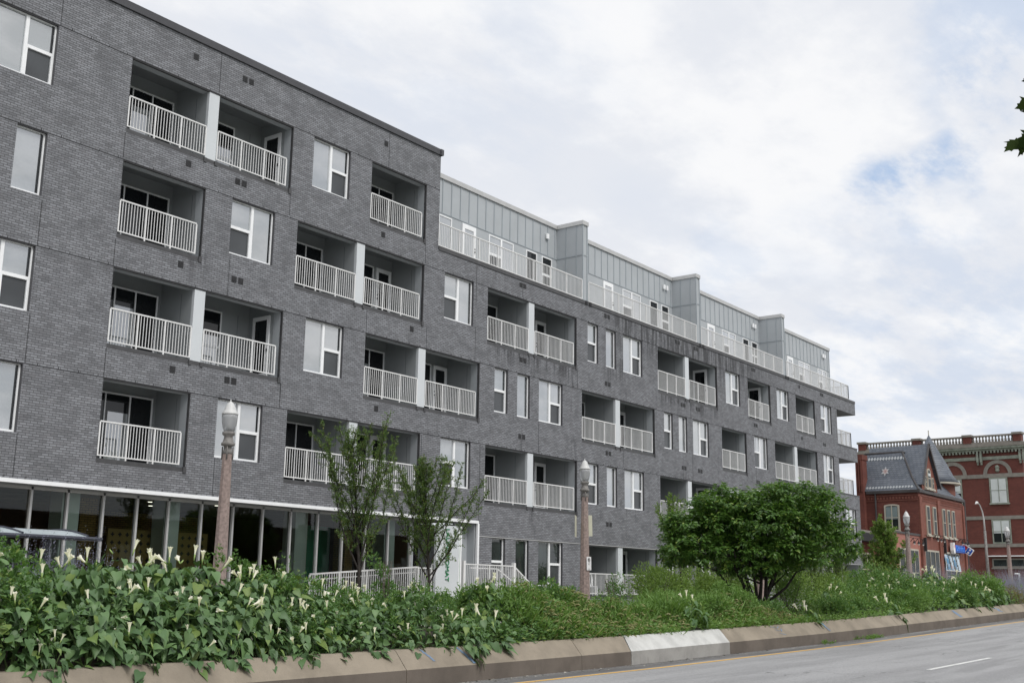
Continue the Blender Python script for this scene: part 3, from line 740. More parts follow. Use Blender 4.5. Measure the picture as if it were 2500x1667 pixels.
pwin(74.2,75.7,'W')
for k, (a, b) in enumerate(((32.6,42.78),(43.32,53.9),(54.44,65.0),(65.54,75.8))):
    tl = MB(); railing(tl, (a,Y0+.10), (b,Y0+.10), 13.26, 14.22, bay=1.28, drop=.04)
    if k == 3: railing(tl, (75.8,Y0+.10), (75.8,29.8), 13.26, 14.22, bay=.8, drop=.04)
    tl.build('terrace_railing', 'rail', B)
for x in (42.0,53.15,64.2,75.3):
    l_ = MB()
    for dx in ((0,) if x == 42.0 else (-.15,.15)): l_.box(x+dx-.09,PY-.12,16.22,x+dx+.09,PY-.03,16.47)
    l_.build('wall_light', 'white', B)
l_ = MB(); l_.box(43.9,PY-.12,16.22,44.08,PY-.03,16.47); l_.build('wall_light', 'white', B)

# storefront -------------------------------------------------------
GY = 28.88
cn = MB(); cn.box(2.6,Y0-.05,2.61,35.3,Y0+.02,2.715); cn.box(35.24,Y0-.05,-1.0,35.34,Y0+.05,2.61); cn.build('canopy_fascia', 'white', B)
cn = MB(); cn.box(2.6,Y0+.021,2.60,35.3,GY+.06,2.66); cn.build('canopy_soffit', 'soffit', B)
MX = [3.0,4.2,5.4,6.6,7.8,9.0,10.15,11.3,12.4,13.5,14.6,15.72,16.85,17.93,19.05,20.16,21.25,22.46,23.67,24.88,26.08,27.3,28.47,29.6,30.78,31.98]
mu = MB()
for i, x in enumerate(MX): mu.box(x-.03,GY-.08,-.95,x+.035,GY+.05,2.6)
mu.box(2.6,GY-.08,2.52,32.0,GY+.05,2.6); mu.box(2.6,GY-.08,-.97,32.0,GY+.05,-.8); 
mu.build('storefront_mullion', 'clear_edge', B)
sg = MB()
for a, b in zip(MX[:-1], MX[1:]): sg.face([(a+.035,GY,-.8),(b-.03,GY,-.8),(b-.03,GY,2.52),(a+.035,GY,2.52)])
sg.build('storefront_glass', 'storeglass', B)
# the room behind the glass
M['floor_dark'] = plain('lobby_floor', (.10,.09,.08), .4, .2, 2)
M['lobby_ceiling'] = plain('lobby_ceiling', (.34,.28,.19), .8, .2, 2)
M['lobby_wall'] = plain('brown_lobby_wall', (.13,.08,.045), .8, .3, .6)
M['mint'] = plain('mint_column', (.62,.70,.65), .6, .03, 1)
M['green_panel'] = plain('green_lobby_panel', (.03,.24,.13), .6, .3, .7)
M['ochre'] = brick_mat('ochre_brick', (.42,.27,.07), (.30,.19,.05), (.12,.08,.03), patch=.1)
lb = MB(); lb.cur = 0; lb.box(2.6,GY+.1,-1.05,35.2,36,-.93); lb.cur = 1; lb.box(2.6,GY+.06,2.68,35.2,36,2.8); lb.cur = 2
lb.box(2.5,GY+.1,-1,2.6,36,2.7); lb.box(2.6,35.9,-1,35.2,36,2.7); lb.box(32.1,GY+.1,-1,32.2,35.9,2.7)
lb.build('lobby_shell', ['floor_dark','lobby_ceiling','lobby_wall'], B)
for x in (7.4,12.9,18.35,21.75,27.0,31.35):
    q = MB(); q.box(x-.32,GY+.35,-.93,x+.22,GY+.95,2.67); q.build('lobby_column', 'mint', B)
q = MB(); q.box(15.5,33.5,-.9,18.6,33.6,2.4); q.build('green_wall_panel', 'green_panel', B)
q = MB(); q.box(28.9,31.5,-.9,30.5,31.6,2.3); q.build('green_wall_panel', 'green_panel', B)
q = MB(); q.box(19.75,31.0,-.9,20.3,31.5,2.6); q.box(27.9,30.6,-.9,28.5,31.2,2.6); q.box(30.4,30.6,-.9,30.8,31.2,2.6); q.box(22,34.5,1.7,27,34.6,2.5); q.build('ochre_pier', 'ochre', B)
# yellow counter screen with plus signs
M['yellow_panel'] = plain('yellow_patterned_panel', (.24,.17,.05), .7, .1, 2)
q = MB(); q.box(20.0,29.9,-.9,23.6,29.96,1.68)
q.cur = 1
for i in range(14):
    for j in range(8):
        cx, cz = 20.15+i*.25, 1.52-j*.24
        q.box(cx-.06,29.892,cz-.02,cx+.06,29.899,cz+.02); q.box(cx-.02,29.890,cz-.06,cx+.02,29.898,cz+.06)
q.build('patterned_screen', ['yellow_panel','joint'], B)
M['warmlamp'] = plain('warm_lamp', (.9,.6,.2), .5, .02)
pb_ = M['warmlamp'].node_tree.nodes['Principled BSDF']; pb_.inputs['Emission Color'].default_value = (1,.62,.22,1); pb_.inputs['Emission Strength'].default_value = 1.1
for z in (2.12,1.9,1.68):
    q = MB(); q.tube([(15.15,30.0,z),(15.95,30.0,z)],.02,6); q.build('pendant_lamp', 'warmlamp', B)
M['downlight'] = plain('downlight', (.9,.9,.85), .5, .02)
pb_ = M['downlight'].node_tree.nodes['Principled BSDF']; pb_.inputs['Emission Color'].default_value = (1,.95,.85,1); pb_.inputs['Emission Strength'].default_value = 2.5
for x, y in ((22.5,31.5),(24.6,30.8),(25.9,32.2),(26.4,30.4),(23.6,33),(19.6,31.5)):
    q = MB(); q.lathe([(.07,-.01),(.07,0)], 10, (x,y,2.675)); q.build('ceiling_downlight', 'downlight', B)
# entrance recess at the right end of the storefront
q = MB(); q.box(32.2,28.95,-1,32.3,30.6,2.6); q.box(35.2,Y0+.1,-1,35.3,30.6,2.6); q.box(32.3,30.5,-1,35.2,30.6,2.6); q.box(34.42,28.75,-1,35.2,28.85,2.6); q.build('entrance_wall', 'panel', B)
q = MB(); q.box(32.35,29.6,-.9,33.3,29.63,2.1); q.build('entrance_door', 'darkglass', B)
q = MB(); q.box(34.62,28.70,1.13,34.84,28.748,1.55); q.lathe([(.035,0),(.04,.05),(.02,.09)],8,(34.73,28.72,1.55)); q.build('entrance_lantern', 'dark', B)

# white sign pylon with vertical lettering
SP = thing('sign_pylon', (31.1,26.2,-.9), 'tall white sign panel with green vertical lettering beside the block entrance', 'sign', world=True)
q = MB(); q.box(30.42,26.2,-.95,31.62,26.30,2.26); q.build('sign_panel', 'panel_white', SP)
M['signgreen'] = plain('sign_green', (.02,.20,.08), .5, .1)
q = MB(); q.box(31.62,26.18,-.95,31.665,26.32,2.26); q.cur = 1; q.box(31.665,26.19,-.95,31.69,26.31,2.25); q.cur = 0; q.box(31.69,26.18,-.95,31.77,26.32,2.26); q.build('edge_strip', ['white','signgreen'], SP)
def text_obj(name, body, size, mat, parent, M4, extrude=.01, world_shift=True, sx=1.):
    cu = bpy.data.curves.new(name, 'FONT'); cu.body = body; cu.size = size; cu.extrude = extrude; cu.align_x = 'CENTER'; cu.align_y = 'CENTER'
    tmp = bpy.data.objects.new(name, cu); C.objects.link(tmp)
    bpy.context.view_layer.update()
    me = bpy.data.meshes.new_from_object(tmp.evaluated_get(bpy.context.evaluated_depsgraph_get()))
    bpy.data.objects.remove(tmp); me.transform(M4 @ Matrix.Diagonal((sx,1,1,1))); me.materials.clear(); me.materials.append(M[mat])
    return link(name, me, parent)
# text frame: reads down the panel; glyph x -> world -z, glyph y -> world +x, facing -y
Mt = Matrix(((0,1,0,31.0),(0,0,-1,26.185),(-1,0,0,1.25),(0,0,0,1)))
text_obj('sign_letters', 'LAUNDROMAT', .265, 'signgreen', SP, Mt, .015)

# entrance stair and ramp railings
ER = thing('entrance_railing', (35.5,26.8,-.9), 'white picket railing round the entrance landing with a sloping stair rail', 'railing', world=True)
q = MB(); q.box(31.9,26.4,-.95,35.6,28.25,-.12); q.box(35.6,26.5,-.95,36.2,28.25,-.35); q.box(36.2,26.5,-.95,36.8,28.25,-.6); q.build('landing', 'slab', ER)
q = MB(); railing(q, (32.4,26.6), (35.4,26.6), -.05, 1.0, bay=1.5, drop=.1); railing(q, (32.4,26.6), (32.4,28.1), -.05, 1.0, bay=1.5)
q.box(32.34,26.54,-.12,32.46,26.66,1.1); q.box(35.34,26.54,-.12,35.46,26.66,1.1)
n = 14
for k in range(n+1):
    x = 35.4+1.4*k/n; q.bar((x,26.6,-.03-.85*k/n),(x,26.6,.98-.85*k/n),.02)
q.bar((35.4,26.6,.98),(36.85,26.6,.12),.05); q.bar((35.4,26.6,-.03),(36.85,26.6,-.89),.035); q.bar((36.8,26.6,.14),(36.8,26.6,-.9),.05); q.bar((36.2,28.0,.9),(37.9,28.0,.1),.04); q.bar((34.5,28.0,.9),(36.2,28.0,.9),.04); q.bar((36.2,28.0,.9),(36.2,28.0,-.1),.04)
q.bar((36.5,27.3,.1),(37.4,27.3,.1),.05); q.build('railing', 'rail', ER)
RR = thing('ramp_railing', (28,26.2,-.9), 'white picket railing along the sloping ramp in front of the storefront', 'railing', world=True)
q = MB()
a, b = (24.6,26.2,.46), (29.5,26.2,.80)
q.bar(a,b,.055,.05); q.bar((24.6,26.2,-.46),(29.5,26.2,-.12),.04); q.bar((24.6,26.28,.29),(29.5,26.28,.63),.035)
for k in range(49):
    t = k/48; x = 24.6+4.9*t; q.bar((x,26.2,-.46+.34*t),(x,26.2,.46+.34*t),.05 if k % 12 == 0 else .02)
railing(q, (29.6,26.4), (30.4,26.4), -.1, .80, bay=1.3); q.build('railing', 'rail', RR)
q = MB(); q.box(24.4,26.25,-.98,30.6,28.2,-.55); q.build('ramp', 'slab', RR)
# patio chair on the ground-floor balcony
PC = thing('patio_chair', (44.4,29.0,-.08), 'white slatted patio chair behind the ground floor balcony railing', 'chair')
q = MB(); q.box(-.25,-.22,.38,.25,.25,.42); q.build('seat', 'white', PC)
q = MB()
for k in range(5): q.bar((-.22+.11*k,.24,.42),(-.26+.13*k,.42,.95),.05,.02)
q.bar((-.27,.42,.95),(.27,.42,.95),.05); q.build('backrest', 'white', PC)
for sx in (-.22,.22):
    for sy in (-.19,.22):
        q = MB(); q.bar((sx,sy,0),(sx,sy,.38),.045); q.build('leg', 'white', PC)
PC.rotation_euler = (0,0,-.5)

# ---------------------------------------------------------------- street lamps
M['lamp_conc'] = plain('pinkish_aggregate_post', (.285,.222,.20), .85, .22, 14, bmp=.4)
M['lamp_iron'] = plain('weathered_grey_iron', (.19,.18,.17), .6, .3, 8)
M['lamp_cap'] = plain('pale_lamp_cap', (.56,.56,.55), .45, .05, 4)
def frosted():
    m, g, p = new_mat('frosted_globe'); p.inputs['Base Color'].default_value = (.62,.63,.64,1); p.inputs['Roughness'].default_value = .25
    p.inputs['Transmission Weight'].default_value = .55; p.inputs['IOR'].default_value = 1.25; return m
M['globe'] = frosted()
def street_lamp(x, y, h, label):
    """h: height of the finial above the sidewalk"""
    T = thing('street_lamp', (x,y,zs(x)), label, 'street lamp', 'acorn street lamps along the sidewalk')
    q = MB(); q.lathe([(.27,0),(.27,.25),(.22,.32),(.185,.45),(.172,1.2),(.115,h-1.33)], 8, rot=PI/8); q.build('post', 'lamp_conc', T)
    q = MB(); q.lathe([(.105,h-1.34),(.118,h-1.30),(.118,h-1.25),(.095,h-1.22),(.095,h-1.14),(.16,h-1.12),(.165,h-1.07),(.13,h-1.03),(.115,h-.97),(.10,h-.90),(.15,h-.86),(.155,h-.80),(.13,h-.79)], 16)
    for k in range(4):
        t = PI/4+k*PI/2; q.bar((.125*math.cos(t),.125*math.sin(t),h-1.46),(.125*math.cos(t),.125*math.sin(t),h-1.15),.025)
    q.build('collar', 'lamp_iron', T, True)
    q = MB(); q.lathe([(.115,h-.79),(.15,h-.70),(.178,h-.58),(.188,h-.45),(.187,h-.37)], 18); q.build('globe', 'globe', T, True)
    q = MB(); q.lathe([(.05,h-.78),(.045,h-.5),(.02,h-.45)], 10); q.build('bulb', 'lamp_cap', T, True)
    q = MB(); q.lathe([(.195,h-.375),(.198,h-.35),(.165,h-.30),(.135,h-.24),(.128,h-.20),(.105,h-.17),(.09,h-.12),(.055,h-.08),(.03,h-.06),(.012,h-.05),(.010,h)], 18); q.build('cap', 'lamp_cap', T, True)
    return T
LP = [(17.78,5.4,'street lamp with pink concrete post in front of the glazed storefront, nearest of the row'),
      (33.32,5.4,'street lamp carrying two blank sign panels and a parking sign'),
      (47.2,5.35,'street lamp mostly hidden behind the big bushy tree'),
      (66.9,5.4,'street lamp in front of the slate roofed red brick building'),
      (88.9,5.42,'farthest street lamp, in front of the large red brick building')]
for x, h, lab in LP: street_lamp(x, 22.0, h, lab)
# sign panels on the second post
M['cream_sign'] = plain('cream_sign_back', (.52,.51,.40), .55, .06, 3)
M['signwhite'] = plain('sign_white', (.80,.80,.80), .45, .03, 3)
M['signblack'] = plain('sign_black', (.02,.02,.02), .5, .1)
def post_sign(x0, x1, z0, z1, y, lab, tilt):
    T = thing('blank_sign', ((x0+x1)/2,y,z0), lab, 'sign')
    q = MB(); w_ = (x1-x0)/2; q.box(-w_,-.012,0,w_,.012,z1-z0); o = q.build('panel', 'cream_sign', T); 
    b_ = MB(); b_.bar((-w_*.2,.03,.15),(w_*.2,.03,.15),.03); b_.bar((-w_*.2,.03,z1-z0-.15),(w_*.2,.03,z1-z0-.15),.03); b_.build('bracket', 'lamp_iron', T)
    T.rotation_euler = (0,tilt[0],tilt[1])
post_sign(32.72,33.17,1.88,2.60,22.12,'blank cream sign back on the left of the second lamp post',(.02,.5))
post_sign(33.26,33.62,1.93,2.64,21.93,'blank cream sign back on the right of the second lamp post',(-.03,-.25))
T = thing('no_parking_sign', (33.31,21.82,.78), 'small white no parking sign strapped to the second lamp post', 'sign')
q = MB(); q.box(-.11,-.006,0,.11,.006,.45); q.build('sign_plate', 'signwhite', T)
q = MB()
def ring(mb, cx, cz, r, w_, y, n=20, a0=0, a1=2*PI):
    for k in range(n):
        t0 = a0+(a1-a0)*k/n; t1 = a0+(a1-a0)*(k+1)/n
        mb.face([(cx+(r-w_)*math.cos(t0),y,cz+(r-w_)*math.sin(t0)),(cx+r*math.cos(t0),y,cz+r*math.sin(t0)),(cx+r*math.cos(t1),y,cz+r*math.sin(t1)),(cx+(r-w_)*math.cos(t1),y,cz+(r-w_)*math.sin(t1))])
ring(q,0,.345,.062,.016,-.009); q.box(-.028,-.012,.30,-.012,-.008,.39); ring(q,-.005,.368,.025,.012,-.010,10,-PI/2,PI/2); ring(q,0,.225,.045,.01,-.009)
q.bar((-.05,-.0115,.385),(.05,-.0115,.305),.012,.004); q.bar((-.05,-.009,.045),(.05,-.009,.045),.02,.002); q.build('pictogram', 'signblack', T)
T.rotation_euler = (0,-.02,-.15)
# cobra head lamp farther along
T = thing('cobra_street_light', (90.7,24.0,zs(90)), 'tall slim grey street light with a curved arm before the far brick building', 'street light', world=True)
q = MB(); q.tube([(90.7,24,-.3),(90.6,24,5.0)],[.14,.095],8); q.build('pole', 'lamp_iron', T, True)
q = MB(); q.tube([(90.6,24,5.0),(90.55,24.0,5.8),(90.3,24.0,6.4),(89.75,24.0,6.85),(89.3,24.0,6.98)],[.075,.06,.05,.04,.04],8); q.build('arm', 'lamp_cap', T, True)
q = MB(); q.tube([(89.35,24.0,6.97),(89.0,24.0,6.98),(88.6,24.0,6.86)],[.05,.11,.04],8); q.build('lamp_head', 'lamp_cap', T, True)

# ---------------------------------------------------------------- bus shelter (far left)
M['shelter_roof'] = plain('translucent_roof_sheet', (.46,.52,.54), .25, .08, 1.5)
M['shelter_frame'] = plain('blue_grey_frame', (.045,.048,.065), .4, .15, 4)
T = thing('bus_shelter', (11.2,20.6,zs(11)), 'bus shelter with a curved pale roof and dark frame, partly behind the flowers', 'bus shelter', world=True)
xs0, xs1 = 7.2, 12.95
q = MB(); arc = []
for k in range(9):
    t = k/8; arc.append((20.0+1.35*t, .925+.155*math.sin(PI*(.05+.95*t)*.62)))
for k in range(8):
    (ya,za),(yb,zb_) = arc[k],arc[k+1]; q.face([(xs0,ya,za),(xs1,ya,za),(xs1,yb,zb_),(xs0,yb,zb_)]); q.face([(xs0,ya,za-.012),(xs0,yb,zb_-.012),(xs1,yb,zb_-.012),(xs1,ya,za-.012)])
q.build('roof_sheet', 'shelter_roof', T, True)
for x in (xs0,9.9,11.6,xs1):
    q = MB(); q.tube([(x,y,z+.012) for y,z in arc],.022,6); q.build('roof_rib', 'shelter_frame', T)
q = MB(); q.tube([(xs0-.2,20.0,.90),(13.25,20.0,.90)],.04,8); q.tube([(xs0-.2,21.3,.98),(13.0,21.3,.98)],.035,8); q.build('purlin', 'shelter_frame', T)
for x in (7.6,11.75,12.85):
    q = MB(); q.bar((x,21.2,zs(12)),(x,21.2,.97),.09); q.bar((x,21.2,.93),(x,20.05,.88),.05); q.build('shelter_post', 'shelter_frame', T)
q = MB(); q.box(11.9,21.15,.25,12.8,21.2,.30); q.box(11.9,21.15,.62,12.8,21.2,.67); q.box(11.9,21.14,-.4,11.95,21.21,.9); q.box(12.75,21.14,-.4,12.8,21.21,.9); q.build('map_frame', 'shelter_frame', T)

# ---------------------------------------------------------------- red brick corner building with slate roof
M['red'] = brick_mat('red_brick', (.180,.055,.038), (.130,.040,.030), (.11,.055,.048), .21, .075, .008, patch=.35)
M['red_paint'] = brick_mat('orange_painted_brick', (.235,.085,.060), (.185,.066,.048), (.19,.085,.065), .21, .075, .008, patch=.25)
M['pink'] = brick_mat('faded_pink_brick', (.40,.175,.14), (.35,.15,.12), (.30,.13,.10), .21, .075, .008, patch=.2)
M['stone'] = plain('pale_grey_stone', (.22,.203,.18), .8, .12, 2)
M['greenstone'] = plain('weathered_green_cornice', (.24,.26,.22), .7, .2, 2)
M['teal'] = plain('old_teal_blind', (.19,.24,.24), .7, .1, 2)
M['cream'] = plain('cream_trim', (.44,.41,.34), .6, .06, 2)
M['slate_white'] = plain('pale_slate', (.36,.38,.39), .7, .1, 2)
M['slate_pink'] = plain('pink_slate', (.40,.26,.24), .7, .1, 2)
M['gutter'] = plain('dark_gutter', (.06,.055,.055), .6, .2, 2)
def slate():
    m, g, p = new_mat('dark_slate')
    tc = g.new('ShaderNodeTexCoord').outputs['Object']; sp = g.new('ShaderNodeSeparateXYZ'); g.l.new(tc, sp.inputs[0])
    cb = g.new('ShaderNodeCombineXYZ'); g.l.new(g.math('ADD', sp.outputs[0], sp.outputs[1]), cb.inputs[0]); g.l.new(sp.outputs[2], cb.inputs[1])
    b = g.new('ShaderNodeTexBrick'); g.l.new(cb.outputs[0], b.inputs['Vector']); b.inputs['Scale'].default_value = 1
    b.inputs['Brick Width'].default_value = .30; b.inputs['Row Height'].default_value = .17; b.inputs['Mortar Size'].default_value = .012
    b.inputs['Color1'].default_value = (.085,.10,.125,1); b.inputs['Color2'].default_value = (.125,.14,.165,1); b.inputs['Mortar'].default_value = (.03,.033,.04,1)
    g.l.new(b.outputs['Color'], p.inputs['Base Color']); p.inputs['Roughness'].default_value = .55
    bump(g, p, b.outputs['Fac'], .5, -.02); return m
M['slate'] = slate()
RB = thing('red_brick_building', (93,31,-.2), 'ornate red brick corner building with a patterned dark slate mansard roof and turret', 'building', world=True)
BX, BY = 88.0, 28.0; EV = 7.95
q = MB(); q.box(BX,BY,-.4,99.4,32.6,EV); q.build('wall', 'red', RB)
q = MB(); q.box(BX-.02,BY-.03,-.4,99.42,BY+.0,4.7); q.build('painted_front', 'red_paint', RB)
# upper front facade a little brighter with pilasters and recessed panels
for x0, x1 in ((88.0,88.55),(92.3,92.95),(99.0,99.42)):
    q = MB(); q.box(x0,BY-.16,-.3,x1,BY-.031,EV-.4); q.build('pilaster', 'red_paint', RB)
q = MB(); q.box(88.0,BY-.06,4.7,99.4,BY-.001,EV-.2); q.build('front_panel', 'red_paint', RB)
q = MB(); q.box(BX-.10,BY-.20,EV-.10,99.6,BY,EV+.12); q.box(BX-.18,BY-.2,EV-.12,BX,31.9,EV+.10); q.build('gutter', 'gutter', RB)
q = MB()
for z in (7.25,7.62):
    q.box(88.6,BY-.10,z,99,BY-.061,z+.07); q.box(BX-.05,BY,z,BX,32,z+.07)
for k in range(44): 
    x = 88.7+k*.235; q.box(x,BY-.11,7.38,x+.11,BY-.061,7.56)
for k in range(16):
    y = 28.1+k*.24; q.box(BX-.06,y,7.38,BX,y+.11,7.56)
q.build('dentil_course', 'red_paint', RB)
# mansard
q = MB(); TZ = 11.15
e = [(BX-.1,BY-.15,EV+.1),(99.6,BY-.15,EV+.1),(99.6,32.6,EV+.1),(BX-.1,32.6,EV+.1)]
t_ = [(89.65,29.5,TZ),(97.9,29.5,TZ),(97.9,32.5,TZ),(89.65,32.5,TZ)]
# slightly flared slopes in two steps
mid = [tuple(Vector(a)*.62+Vector(b)*.38 - Vector((0,0,.25))+Vector(((-.0),0,0))) for a,b in zip(e,t_)]
for k in range(4):
    j = (k+1)%4
    q.face([e[k],e[j],mid[j],mid[k]]); q.face([mid[k],mid[j],t_[j],t_[k]])
q.face(t_); q.build('slate_roof', 'slate', RB)
q = MB(); q.tube([t_[3],t_[0],t_[1]],.09,6); q.tube([e[0],mid[0],t_[0]],.07,6); q.build('ridge_cap', 'gutter', RB)
def on_side(y, f):  # point on the west slope: f 0 eave..1 top
    a = Vector(e[0]).lerp(Vector(mid[0]), f/.38) if f < .38 else Vector(mid[0]).lerp(Vector(t_[0]), (f-.38)/.62)
    return Vector((a.x-.03, y, a.z+.01))
q = MB()
for f in (.10,.86):
    for k in range(19):
        y = 28.4+.23*k+(.9 if f > .5 else 0)
        if y > 32.4: break
        q.face([on_side(y-.11,f), on_side(y,f+.045), on_side(y+.11,f), on_side(y,f-.045)][::-1])
for k in range(6):
    t = k*PI/3+PI/6; c_ = (30.65, .56); pt = lambda r,a: on_side(c_[0]+r*math.cos(a), c_[1]+r*.32*math.sin(a))
    q.cur = 0; q.face([pt(.05,t), pt(.2,t+.35), pt(.36,t), pt(.2,t-.35)])
    q.cur = 1; q.face([pt(.02,t+PI/6), pt(.12,t+PI/6+.5), pt(.22,t+PI/6), pt(.12,t+PI/6-.5)])
q.build('slate_pattern', ['slate_white','slate_pink'], RB)
# gable dormer
q = MB(); gx0, gx1, gp, gz = 88.9, 92.6, 90.5, 11.65
q.prism([(gx0,EV),(gx1,EV),(gx1,8.75),(gp,gz-.15),(gx0,8.75)], BY-.10, BY+.3); q.build('gable_wall', 'red_paint', RB)
q = MB()
q.face([(gx0-.35,BY-.3,8.45),(gp,BY-.3,gz+.1),(gp-.1,32.4,gz+.02),(gx0-.35,31.5,8.45)]); q.face([(gp,BY-.3,gz+.1),(gx1+.35,BY-.3,8.45),(gx1+.35,31.5,8.45),(gp-.1,32.4,gz+.02)])
q.build('gable_roof', 'slate', RB)
q = MB(); q.bar((gx0-.35,BY-.32,8.42),(gp,BY-.32,gz+.1),.08,.22); q.bar((gx1+.35,BY-.32,8.42),(gp,BY-.32,gz+.1),.08,.22); q.build('bargeboard', 'gutter', RB)
def arch_poly(x0, x1, z0, z1, seg=8, rise=None):
    r = (x1-x0)/2; rise = r if rise is None else rise; cx = (x0+x1)/2
    return [(x0,z0),(x1,z0)]+[(cx+r*math.cos(a),z1-rise+rise*math.sin(a)) for a in [PI*k/seg for k in range(seg+1)]]
def bwin(parent, kind, x0, x1, z0, z1, y, arch=None, face='S', X=None, split=.5, mull=0, glass='oldglass', frame='cream', sill=True, blinds=0., bmat='whiteblind'):
    """window lying on a wall: frame prism with glass inside; face 'S' looks to -y, 'W' looks to -x (then x0,x1 are y values)"""
    o = MB(); d = .09
    poly = arch_poly(x0,x1,z0,z1,8,arch) if arch is not None else [(x0,z0),(x1,z0),(x1,z1),(x0,z1)]
    o.prism(poly, -d, 0); g_ = MB(); t = .10*min(1,(x1-x0)/1.2)+.03
    pin = arch_poly(x0+t,x1-t,z0+t,z1-t,8,max(arch-t*.5,.02)) if arch is not None else [(x0+t,z0+t),(x1-t,z0+t),(x1-t,z1-t),(x0+t,z1-t)]
    g_.face([(x,-d-.006,z) for x,z in pin])
    f2 = MB(); zm = z0+(z1-z0)*split
    if split: f2.box(x0+t,-d-.035,zm-.03,x1-t,-d-.008,zm+.03)
    for k in range(mull):
        xm = x0+(x1-x0)*(k+1)/(mull+1); f2.box(xm-.035,-d-.04,z0+t,xm+.035,-d-.009,z1-t)
    if sill: f2.box(x0-.08,-d-.10,z0-.14,x1+.08,0.0,z0-.002)
    bl = MB()
    if blinds:
        bl.face([(x0+t+.02,-d-.016,z1-t-.03-(z1-z0)*blinds),(x1-t-.02,-d-.016,z1-t-.03-(z1-z0)*blinds),(x1-t-.02,-d-.016,z1-t-(arch*.7 if arch else 0)),(x0+t+.02,-d-.016,z1-t-(arch*.7 if arch else 0))])
    def tf(mb):
        if face == 'S': mb.v = [(a,y+b,c) for a,b,c in mb.v]
        else: mb.v = [(X+b,a,c) for a,b,c in mb.v]; mb.f = [f[::-1] for f in mb.f]
    for mb in (o,g_,f2,bl): tf(mb)
    w_ = o.build('window', frame, parent); g_.build('pane', glass, w_)
    if f2.v: f2.build('sash_bar', 'stone' if sill and frame == 'stone' else frame, w_)
    if bl.v: bl.build('window_blind', bmat, w_)
for x0, x1 in ((89.5,90.3),(91.1,91.9),(93.5,94.2),(94.75,95.45),(95.98,96.68)): bwin(RB,'w',x0,x1,4.75,6.95,BY-.06,blinds=.0)
bwin(RB,'w',29.42,30.58,4.95,7.0,0,arch=.12,face='W',X=BX,mull=1,glass='oldglass',blinds=.48,bmat='teal')
bwin(RB,'g',90.15,90.95,8.3,9.85,BY-.10,arch=.4,blinds=.3); bwin(RB,'g',89.5,89.9,8.3,9.2,BY-.10,arch=.12); bwin(RB,'g',91.2,91.6,8.3,9.2,BY-.10,arch=.12)
for x0, x1 in ((88.6,92.05),(93.6,97.2)): bwin(RB,'s',x0,x1,1.0,3.6,BY-.03,split=.28,mull=2,blinds=0)
# turret
q = MB(); q.lathe([(1.75,EV-1),(1.75,9.35)],16,(97.4,29.7,0)); q.build('turret_wall', 'red_paint', RB, True)
q = MB(); q.lathe([(2.25,9.25),(1.75,9.9),(1.25,11.0),(.62,12.2),(.03,13.35)],16,(97.2,29.7,0)); q.build('turret_roof', 'slate', RB, True)
q = MB(); q.lathe([(2.28,9.15),(2.28,9.27)],16,(97.2,29.7,0)); q.tube([(97.2,29.7,13.2),(97.2,29.7,13.75)],.04,6); q.build('turret_eave', 'cream', RB)
# chimney pier at the party wall, downpipes
q = MB(); q.box(87.5,31.95,-.3,BX,32.75,7.6); q.box(87.6,32.0,7.6,88.6,32.55,10.5); q.box(87.5,31.95,10.5,88.7,32.62,10.9)
for y in (32.1,32.28,32.46): q.box(87.5,y-.05,8.0,87.6,y+.05,10.5)
q.build('chimney', 'red', RB)
q = MB(); q.tube([(BX-.1,31.2,EV-.1),(BX-.1,31.2,4.5)],.07,6); q.build('downpipe', 'gutter', RB); q = MB(); q.tube([(99.5,BY-.15,EV),(99.5,BY-.15,0)],.09,6); q.build('downpipe', 'gutter', RB)
# low annex with pink brick front
q = MB(); q.box(82.0,BY+.02,-.4,BX-.03,30.2,4.55); q.build('annex_wall', 'pink', RB)
q = MB(); q.box(81.95,BY-.05,4.55,BX-.03,30.2,4.70); q.build('annex_coping', 'gutter', RB)
bwin(RB,'s',83.0,87.3,1.0,3.55,BY+.02,split=.32,mull=3)
q = MB(); q.box(77.0,29.6,-.4,BX-.05,39,4.5); q.build('rear_wing', 'red', RB)
q = MB(); q.box(76.9,29.5,4.5,BX-.05,39,4.68); q.build('rear_coping', 'stone', RB)
q = MB(); q.box(77.0,28.9,3.85,81.9,29.59,4.42); q.build('awning', 'joint', RB)
for x in (77.3,79.7): bwin(RB,'s',x,x+2.1,.2,3.1,29.6,split=.6,mull=1)
